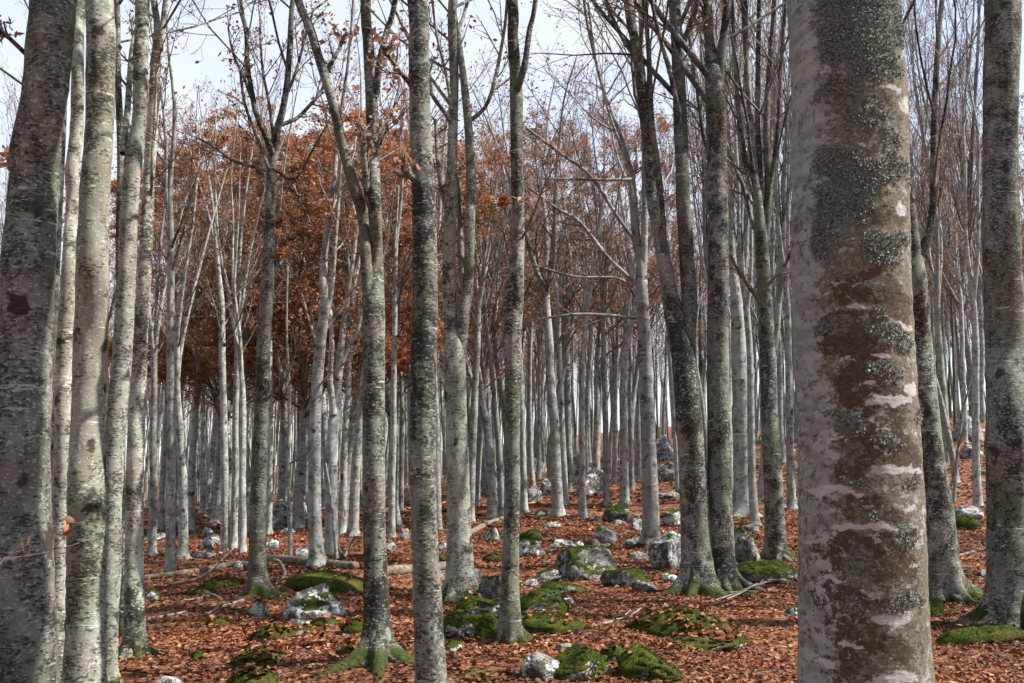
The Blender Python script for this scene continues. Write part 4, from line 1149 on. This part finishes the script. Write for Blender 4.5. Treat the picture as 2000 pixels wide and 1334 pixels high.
R((868, 984, 1166, 1246), 'sloping moss-draped boulder with bare white toe by the burled beech', moss=0.80, white=True, seed=30, sub=5, tufts=9000, leaves=15)
R((924, 980, 1202, 1250), 'round moss-covered stone leaning on the moss-draped boulder', moss=0.9, seed=31, sub=5, tufts=6000)
R((1008, 1116, 1146, 1204), 'mossy boulder with grey speckled face beyond the burled beech', moss=0.70, seed=32, sub=5, tufts=8000, cuts=5)
R((1010, 1132, 1204, 1236), 'low dark moss hump below the grey-faced mossy boulder', 'moss', 'mossy_mound', moss=0.75, mound=True, seed=33, leaves=40, tufts=7000)
R((864, 904, 1250, 1274), 'small half-mossy white stone in front of the moss-draped boulder', 'stone', 'stone', moss=0.45, white=True, seed=34)
R((1026, 1102, 1276, 1328), 'smooth bare white rock beside a moss-capped one', moss=0.0, white=True, seed=35, sub=5, cuts=5, rough=0.1)
R((1080, 1176, 1262, 1328), 'moss-capped white rock next to the bare white one', moss=0.72, white=True, seed=36, sub=5, tufts=9000, leaves=6)
R((1196, 1328, 1258, 1328), 'plump boulder under a thick bright moss cap', moss=1.0, seed=37, sub=5, tufts=14000, cuts=4, rough=0.1, leaves=8)
R((1176, 1214, 1264, 1294), 'small moss lump beside the plump moss-capped boulder', 'moss', 'mossy_mound', moss=0.8, mound=True, seed=38, leaves=8)
R((1076, 1196, 1066, 1130), 'flattened grey boulder with white lichen splash and dark shaded underside', moss=0.36, seed=39, sub=5, cuts=5)
R((1156, 1202, 1026, 1060), 'squarish grey boulder uphill of the flattened boulder', moss=0.12, seed=40)
R((1014, 1062, 1054, 1088), 'tilted pointed stone with mossy flank beside the burled beech', moss=0.3, white=True, seed=41)
R((1012, 1064, 1034, 1056), 'dark mossy stone behind the tilted pointed stone', moss=0.55, seed=42)
R((1076, 1122, 1053, 1070), 'flat-topped pale stone behind the flattened boulder', moss=0.2, white=True, seed=43)
R((1120, 1141, 1056, 1068), 'little white cobble between flat-topped and lumpy stones', 'stone', 'stone', white=True, moss=0, seed=44, sub=3)
R((1143, 1175, 1053, 1072), 'lumpy grey stone just uphill of the flattened boulder', moss=0.15, seed=45)
R((1046, 1104, 1112, 1137), 'low grey outcrop in front of the flattened boulder', moss=0.3, white=True, seed=46)
R((1180, 1230, 980, 1018), 'dark mossy rock with one pale face under slim beeches', moss=0.35, seed=47)
R((1040, 1067, 995, 1008), 'small pale stone alone on the leafy slope', 'stone', 'stone', white=True, moss=0.1, seed=48, sub=3)
R((1158, 1176, 1008, 1020), 'tiny white stone near the squarish boulder', 'stone', 'stone', white=True, moss=0, seed=49, sub=3)
R((946, 980, 1030, 1056), 'white knobbly stone by the rotting mossy log', white=True, moss=0.15, seed=50)
R((1024, 1056, 948, 980), 'pale pyramid-like stone on the upper slope', white=True, moss=0.05, seed=51)
R((1099, 1123, 1168, 1181), 'white pebble-like stone next to the grey-faced mossy boulder', 'stone', 'stone', white=True, moss=0, seed=52, sub=3)
R((1060, 1152, 1140, 1160), 'thin flat stone ledge flush with the leaves', 'stone', 'stone', moss=0.3, white=True, seed=53, rough=0.1)
R((1084, 1112, 1256, 1272), 'flat grey chip of stone uphill of the bare white rock', 'stone', 'stone', moss=0.05, seed=54, sub=3)
R((1238, 1440, 1176, 1250), 'broad moss mound with grey stone showing and leaves strewn over it', 'moss', 'mossy_mound', moss=0.74, mound=True, seed=55, sub=5, tufts=18000, leaves=260, depth=0.7)
R((1226, 1430, 1238, 1262), 'thin moss carpet along the foot of the broad moss mound', 'moss', 'mossy_mound', moss=0.6, mound=True, seed=56, leaves=220)
R((1276, 1346, 1038, 1113), 'tall pointed white rock with black streaks and mossy foot', moss=0.14, white=True, seed=57, sub=5, cuts=12, rough=0.1)
R((1428, 1480, 1030, 1104), 'mossy stone heap crowned by a white slab behind the dark straight beech', moss=0.45, seed=58, sub=5)
R((1448, 1484, 1022, 1040), 'white slab lying on the mossy stone heap', 'stone', 'stone', moss=0.0, white=True, seed=59, sub=3)
R((1448, 1566, 1096, 1138), 'layered mossy ledge with pale rims beside the broom-topped beech', moss=0.45, white=True, seed=60, sub=5, rough=0.2)
R((1294, 1325, 1118, 1137), 'small grey stone below the pointed white rock', 'stone', 'stone', white=True, moss=0.1, seed=61, sub=3)
R((1180, 1274, 1112, 1146), 'flat mossy ledge of stone downhill of the pale straight beech', moss=0.4, seed=62)
R((1536, 1568, 1184, 1206), 'white wedge of stone by the foot of the old lichened beech', 'stone', 'stone', white=True, moss=0.1, seed=63)
R((1296, 1340, 994, 1026), 'jumbled mossy stones uphill of the pointed white rock', moss=0.3, white=True, seed=64)
R((1228, 1260, 1012, 1036), 'grey stone beside the pale straight beech', 'stone', 'stone', moss=0.1, seed=65)
R((1284, 1328, 961, 973), 'bright flat slab on the upper slope', 'stone', 'stone', white=True, moss=0, seed=66)
R((1020, 1078, 894, 926), 'broad white slab high on the slope', white=True, moss=0.05, seed=67)
R((1052, 1088, 934, 968), 'dark-sided rock below the broad white slab', moss=0.2, white=True, seed=68)
R((1104, 1142, 876, 946), 'upright white crag among slim trunks', white=True, moss=0.02, seed=69, cuts=10)
R((1122, 1190, 912, 966), 'holed white crag with dark hollows among slim trunks', white=True, moss=0.1, seed=70, cuts=10)
R((1280, 1320, 850, 898), 'high white crag on the skyline of the slope', white=True, moss=0.1, seed=71, cuts=10)
R((1284, 1324, 902, 940), 'grey crag under the high white crag', white=True, moss=0.2, seed=72, cuts=10)
R((1864, 1922, 806, 864), 'big pale outcrop under bare saplings beyond the curved-foot beech', white=True, moss=0.25, seed=73, cuts=12)
R((1876, 1914, 868, 896), 'dark-footed block below the big pale outcrop', white=True, moss=0.2, seed=74)
R((1862, 1926, 988, 1013), 'long white slab beyond the curved-foot beech', white=True, moss=0.03, seed=75, rough=0.1)
R((1866, 1912, 1012, 1034), 'round moss cushion just below the long white slab', 'moss', 'mossy_mound', moss=0.85, mound=True, seed=76, leaves=10)
R((1838, 2006, 1222, 1256), 'long dark mossy hump like a sunken log before the dark trunk', 'moss', 'mossy_mound', moss=0.85, mound=True, seed=77, depth=0.3, leaves=20)
R((1802, 1842, 1166, 1204), 'mossy stone squeezed between the old beech and the curved-foot beech', moss=0.85, seed=78)
R((1888, 1912, 1160, 1176), 'small mossy lump at the foot of the dark ivory-flecked trunk', 'moss', 'mossy_mound', moss=0.8, mound=True, seed=79)
R((908, 990, 886, 958), 'heap of white boulders behind the burled beech', white=True, moss=0.05, seed=80, cuts=12)
R((632, 706, 934, 992), 'pale stone heap behind leaning beeches', white=True, moss=0.1, seed=81, cuts=12)
R((795, 850, 940, 985), 'white crag peeping between two near trunks', white=True, moss=0.1, seed=82, cuts=12)
R((946, 982, 1082, 1097), 'flat moss pad next to the burled beech', 'moss', 'mossy_mound', moss=0.85, mound=True, seed=83, leaves=10)
R((820, 868, 1080, 1096), 'flat moss pad between smooth and twin-stemmed beeches', 'moss', 'mossy_mound', moss=0.8, mound=True, seed=84, leaves=10)
R((404, 470, 1132, 1146), 'long thin moss pad in front of the fallen log', 'moss', 'mossy_mound', moss=0.75, mound=True, seed=85, leaves=20)
R((368, 416, 1148, 1164), 'pair of dark moss lumps in the leaves before the log', 'moss', 'mossy_mound', moss=0.8, mound=True, seed=86, leaves=10)
R((373, 398, 1274, 1292), 'small blackish mossy stone alone in the leaves', 'stone', 'stone', moss=0.6, seed=87)
R((408, 440, 1210, 1222), 'bright little moss pad near a fallen twig', 'moss', 'mossy_mound', moss=0.85, mound=True, seed=88, leaves=6)

# smaller stones, alike, up the slope
SMALL = []
for s in range(8):
    r2 = np.random.default_rng(300 + s)
    V, F = rock_shape(r2, 0.5, 0.42, 0.32, 3, 0.2, 8)
    SMALL.append(mk_mesh('stone', V, None, F, mat=M['rock_white' if s % 3 else 'rock_grey'], smooth=False))
r3 = np.random.default_rng(12)
cnt = 0
while cnt < 210:
    y = 13 + 50 * r3.random() ** 1.1
    px = r3.uniform(240, 2000); x = (px - 1000) / FPX * y
    cl = fbm(np.array([[x * 0.22, y * 0.16, 1.0]]), 44, 2)[0]
    if cl < -0.05 and r3.random() > 0.18: continue
    sc = r3.uniform(0.12, 0.42) * (0.55 + y / 30.0) * (1.5 if r3.random() < 0.15 else 1)
    o = obj('stone', SMALL[cnt % 8], None, (x, y, gh(x, y) + 0.02 * sc))
    o.scale = (sc * r3.uniform(.8, 1.5), sc * r3.uniform(.7, 1.1), sc * r3.uniform(.4, 1.0)); o.rotation_euler = (r3.normal() * .15, r3.normal() * .15, r3.uniform(0, 6.28))
    tag(o, 'small angular limestone strewn over the leafy slope', 'stone', 'small stones strewn up the slope')
    cnt += 1

# ------------------------------------------------------------------ dead wood
def ground_path(pts, lift):
    out = []
    for px, py, wd in pts:
        g = ground_at(px, py); r = 0.5 * wd / FPX * g[1]
        out.append(np.array([g[0], g[1], g[2] + r * 0.6 + lift, r]))
    return out
def deadwood(name, label, cat, pts, mat='wood', branches=(), seed=0, lift=0.0, group=None, sides=12, twiggy=0):
    rng = np.random.default_rng(500 + seed)
    P = ground_path(pts, lift)
    org = np.array([P[0][0], P[0][1], gh(P[0][0], P[0][1])])
    for p in P: p[:3] -= org
    root = empty(name, org); tag(root, label, cat, group)
    me, D = stem_mesh('bole' if sides > 8 else 'stick', P, M[mat], rng, sides=sides, steps=lambda z: 0.08, lump=0.12, nscar=0)
    obj('bole' if sides > 8 else 'stick', me, root)
    for b in branches:
        Q = ground_path([q[:3] for q in b], lift + 0.02)
        for i, q in enumerate(Q): q[:3] -= org; q[2] += b[i][3]
        m2, _ = stem_mesh('branch', Q, M[mat], rng, sides=6, steps=lambda z: 0.07, lump=0.12, nscar=0); obj('branch', m2, root)
    if twiggy:
        n = 10; q = np.stack([np.interp(np.linspace(0, len(D) - 1, n), np.arange(len(D)), D[:, j]) for j in range(4)], 1)[None]
        L, Rr = children(rng, q[:, :, :3], q[:, :, 3], twiggy, 0.15, 0.98, (20, 50), (0.2, 0.5), 5, 0.0, 0.12, 0.6, 0.003)
        L[:, :, 2] = L[:, :1, 2] + 0.25 * (L[:, :, 2] - L[:, :1, 2])
        L[:, :, 2] = np.maximum(L[:, :, 2], height((L[:, :, 0] + org[0]).ravel(), (L[:, :, 1] + org[1]).ravel()).reshape(L.shape[:2]) - org[2] + 0.015)
        for j in range(len(L)):
            b = Buf(); b.add(*tubes(L[j:j + 1], Rr[j:j + 1], 4, rng)); obj('side_twig', b.mesh('side_twig', M[mat]), root)
deadwood('fallen_log', 'long thin fallen log lying across the leaves behind the candelabra beech', 'log', [(270, 1134, 11), (340, 1126, 12), (400, 1117, 13), (455, 1108, 14), (520, 1110, 14)], seed=1, branches=[[(330, 1146, 4, 0), (390, 1135, 4, .02), (425, 1118, 4, .10), (455, 1102, 3, .2)]])
deadwood('fallen_log', 'thick rotting log behind the log-touching pale beech', 'log', [(505, 1098, 17), (560, 1100, 19), (620, 1106, 19), (695, 1112, 17)], seed=2, branches=[[(533, 1112, 7, .1), (548, 1120, 7, .1), (556, 1132, 6, .03), (538, 1146, 4, 0)], [(672, 1108, 6, .1), (688, 1085, 5, .22), (705, 1100, 4, .35)]])
deadwood('fallen_log', 'dark mossy log partly hidden behind the smooth grey-green beech', 'log', [(745, 1124, 22), (800, 1120, 22), (872, 1112, 18)], seed=3)
deadwood('fallen_log', 'dark slanting root-like log beside the white knobbly stone', 'log', [(914, 1048, 11), (945, 1030, 11), (985, 1014, 9)], seed=4)
SG = 'bleached branches on the forest floor'
deadwood('fallen_branch', 'bleached crooked branch pointing at the candelabra beech roots', 'branch', [(400, 1204, 5), (425, 1190, 5), (450, 1182, 6), (476, 1174, 6)], 'stick', seed=5, group=SG, sides=7, twiggy=3)
deadwood('fallen_branch', 'forked bleached stick lying level in the leaves', 'branch', [(358, 1174, 3), (390, 1170, 4), (412, 1163, 4)], 'stick', [[(410, 1164, 3, 0), (422, 1168, 3, 0), (433, 1177, 2, 0)]], seed=6, group=SG, sides=7)
deadwood('fallen_branch', 'straight brown stick beside the mossy root collar', 'branch', [(283, 1210, 4), (320, 1206, 5), (362, 1198, 5)], 'stick', seed=7, group=SG, sides=7)
deadwood('fallen_branch', 'short pale stick under the mossy stone at the candelabra beech', 'branch', [(462, 1217, 3), (485, 1213, 4), (508, 1207, 4)], 'stick', seed=8, group=SG, sides=7)
deadwood('fallen_branch', 'pale branch lying uphill of the plump moss-capped boulder', 'branch', [(1162, 1224, 5), (1195, 1217, 6), (1225, 1208, 5), (1252, 1190, 4)], 'stick', [[(1215, 1211, 3, 0), (1228, 1200, 3, 0), (1232, 1195, 2, 0)]], seed=9, group=SG, sides=7, twiggy=4)
deadwood('fallen_branch', 'long branching tangle of bleached boughs running to the dark straight beech', 'branch', [(1398, 1178, 3), (1440, 1164, 3.5), (1475, 1150, 4), (1510, 1140, 4), (1566, 1130, 4)], 'stick', [[(1420, 1180, 3, 0), (1450, 1168, 3, .01), (1480, 1152, 3, .02)], [(1499, 1143, 3, .01), (1530, 1146, 2.5, .02), (1566, 1152, 2, .01)], [(1440, 1164, 2, 0), (1425, 1170, 2, .02), (1405, 1168, 2, .03)]], seed=10, lift=0.03, group=SG, sides=7, twiggy=9)
deadwood('fallen_branch', 'dark twig lying in front of the old lichened beech', 'branch', [(1430, 1322, 4), (1480, 1316, 4), (1530, 1312, 4)], 'wood', seed=11, group=SG, sides=7, twiggy=2)
deadwood('fallen_branch', 'low dead bough beyond the curved-foot beech', 'branch', [(1866, 1090, 7), (1895, 1082, 7), (1934, 1072, 7)], 'wood', seed=12, group=SG, sides=7, twiggy=3)
deadwood('fallen_branch', 'crooked twig beside the mossy boulder foot in the leaves', 'branch', [(1085, 1258, 3), (1110, 1250, 3), (1150, 1246, 3)], 'wood', seed=13, group=SG, sides=7, twiggy=3)
r4 = np.random.default_rng(88)
for i in range(84):
    px = r4.uniform(280, 1980); py = r4.uniform(1000, 1330)
    L = r4.uniform(25, 80) * (py - 880) / 330; a = r4.normal() * 0.35
    pts = [(px + L * t * math.cos(a), py + L * t * math.sin(a) * 0.35 + r4.normal() * 1.2, r4.uniform(1.6, 3.2)) for t in (-.5, -.15, .2, .5)]
    if max(p[1] for p in pts) > 1400: continue
    deadwood('fallen_twig', 'thin dry twig lying in the leaf litter', 'twig', pts, 'stick' if i % 3 else 'wood', seed=100 + i, group='thin twigs in the litter', sides=6, twiggy=2 if i % 2 else 0)

# ------------------------------------------------------------------ saplings
def sapling(label, pts, d, seed, leaves=40, r=0.012, nb=7, bark='bark_pale'):
    rng = np.random.default_rng(700 + seed)
    g0 = at(pts[0][0], pts[0][1], d) if d else ground_at(pts[0][0], pts[0][1])
    d = g0[1]; g = np.array([g0[0], d, gh(g0[0], d)])
    root = empty('beech_sapling', g); tag(root, label, 'sapling')
    P = [np.append(at(px, py, d + i * 0.05) - g, max(0.0016, r * (1 - 0.8 * i / len(pts)))) for i, (px, py) in enumerate(pts)]
    P.insert(0, np.array([P[0][0], 0, -0.1, r * 1.1]))
    me, D = stem_mesh('stem', P, M[bark], rng, sides=8, steps=lambda z: 0.1, lump=0.05, nscar=0)
    obj('stem', me, root)
    n = 12; q = np.stack([np.interp(np.linspace(0, len(D) - 1, n), np.arange(len(D)), D[:, j]) for j in range(4)], 1)[None]
    L, Rr = children(rng, q[:, :, :3], q[:, :, 3], nb, 0.3, 0.98, (35, 65), (0.15, 0.35), 6, 0.02, 0.12, 0.6, 0.0016)
    L2, R2 = children(rng, L, Rr, 4, 0.2, 0.98, (30, 60), (0.3, 0.5), 4, 0.02, 0.12, 0.6, 0.0014)
    b = Buf(); b.add(*tubes(L, Rr, 4, rng)); b.add(*tubes(L2, R2, 3, rng)); tw = tag(obj('twigs', b.mesh('twigs', M['twig']), root), kind='stuff')
    if leaves:
        qq = np.concatenate([L[:, 2:].reshape(-1, 3), L2[:, 1:].reshape(-1, 3)]); qq = qq[rng.choice(len(qq), leaves)]
        V, Q, T, c = leaf_batch(qq + rng.normal(size=qq.shape) * .01, rng.uniform(0.035, 0.06, leaves), rng, hexa=True, cols=pick(LEAF_ORANGE * 0.8, leaves, rng))
        b = Buf(); b.add(V, Q, T, c); obj('leaves', b.mesh('leaves', M['crown_leaf']), tw)
sapling('thin pale leaning sapling before the big pale outcrop', [(1863, 982), (1866, 930), (1872, 870), (1882, 800), (1892, 760), (1902, 715)], None, 1, 10, 0.05)
sapling('straight thin sapling with grey stem between the candelabra and log-touching beeches', [(566, 1090), (566, 1000), (563, 900), (566, 780), (560, 650), (562, 520)], None, 2, 60, 0.042)
sapling('thin pale pole leaning on the grey beech above the log', [(658, 1092), (652, 1030), (645, 960), (636, 905)], None, 3, 0, 0.03, 3)
sapling('low sapling with a few withered leaves in front of the crowded clump', [(-60, 1340), (-45, 1230), (-25, 1150), (0, 1095), (40, 1088), (110, 1075), (155, 1060)], 4.6, 4, 40, 0.004, 6, 'twig')
sapling('small orange-leaved beech seedling beside the leaning beech over the log', [(640, 1075), (642, 1040), (648, 1000), (650, 975)], None, 5, 90, 0.02, 9)

# ------------------------------------------------------------------ leaf litter
def litter():
    rng = np.random.default_rng(3)
    P = []; S = []
    def zone(n, y0, y1, hw, size, pw):
        y = y0 + (y1 - y0) * rng.random(n) ** pw; x = rng.uniform(-1, 1, n) * (y * hw + 0.6)
        k = 0.5 + 0.5 * fbm(np.stack([x * 0.8, y * 0.8, 0 * x], 1), 61, 3)
        ok = rng.random(n) < np.clip(k * 1.6 - 0.05, 0.35, 1); x, y = x[ok], y[ok]
        z = height(x, y) + rng.uniform(0.0, 0.022, len(x))
        P.append(np.stack([x, y, z], 1)); S.append(rng.uniform(0.5, 1.45, len(x)) * size)
    zone(110000, 5.0, 13, 0.64, 0.045, 0.85)
    zone(75000, 13, 24, 0.64, 0.058, 0.9)
    zone(30000, 24, 45, 0.62, 0.12, 0.9)
    for e in EXTRA_LEAVES: P.append(e); S.append(rng.uniform(0.045, 0.08, len(e)))
    Pp = np.concatenate(P); Ss = np.concatenate(S)
    cl = pick(LITTER, len(Pp), rng, p=[.24, .24, .16, .12, .12, .05, .07])
    damp = 0.5 + 0.5 * fbm(Pp * np.array([0.55, 0.55, 0.0]) + 3.7, 71, 3)
    cl = cl * (0.45 + 0.75 * sstep(0.25, 0.75, damp))[:, None]
    b = Buf(); nr = Pp[:, 1] < 13.0
    V, Q, T, c = leaf_batch(Pp[nr], Ss[nr], rng, flat=True, hexa=True, cols=cl[nr], curl=0.6); b.add(V, Q, T, c)
    V, Q, T, c = leaf_batch(Pp[~nr], Ss[~nr] * 1.15, rng, flat=True, cols=cl[~nr], curl=0.6); b.add(V, Q, T, c)
    o = obj('leaf_litter', b.mesh('leaf_litter', M['litter'], False))
    tag(o, 'curled rust brown beech leaves carpeting the forest floor', 'leaves', kind='stuff')
litter()

# ------------------------------------------------------------------ name each middle-ground beech by the stone it stands nearest
mid_trees = [o for o in C.objects if o.get('group') == MIDG]
stones = [o for o in C.objects if o.get('category') in ('rock', 'stone', 'moss') and not o.get('group')]
def head(lbl):
    for cut in (' with ', ' beside ', ' behind ', ' below ', ' between ', ' at ', ' under ', ' among ', ' on ', ' in ', ' by ', ' of ', ' before ', ' beyond ', ' uphill ', ' downhill ', ' near ', ' high ', ' tucked ', ' wedged ', ' from ', ' left ', ' right ', ' crowned ', ' half ', ' sunk ', ' squeezed ', ' peeping ', ' leaning ', ' next ', ' lying ', ' flush ', ' along ', ' just ', ' alone ', ' like '):
        if cut in lbl: lbl = lbl.split(cut)[0]
    while lbl.split()[-1] in ('left', 'right', 'uphill', 'downhill', 'high', 'alone', 'peeping', 'just', 'leaning', 'lying', 'half'): lbl = ' '.join(lbl.split()[:-1])
    return lbl
heads = {}
for s_ in stones: heads.setdefault(head(s_['label']), []).append(s_)
single = [(h, v[0]) for h, v in heads.items() if len(v) == 1 and len(h.split()) >= 2]
byrock = {}
for t in mid_trees:
    h, r = min(single, key=lambda p: (p[1].location - t.location).length)
    byrock.setdefault(h, []).append(((r.location - t.location).length, t))
ORD = ['nearest', 'second nearest', 'third nearest', 'fourth nearest', 'fifth nearest', 'sixth nearest', 'seventh nearest', 'eighth nearest', 'ninth nearest', 'tenth nearest', 'eleventh nearest', 'twelfth nearest']
for h, lst in byrock.items():
    for q, (dist, t) in enumerate(sorted(lst, key=lambda p: p[0])):
        t['label'] = 'slim pale beech of the rocky ground standing ' + ORD[min(q, 11)] + ' to the ' + h
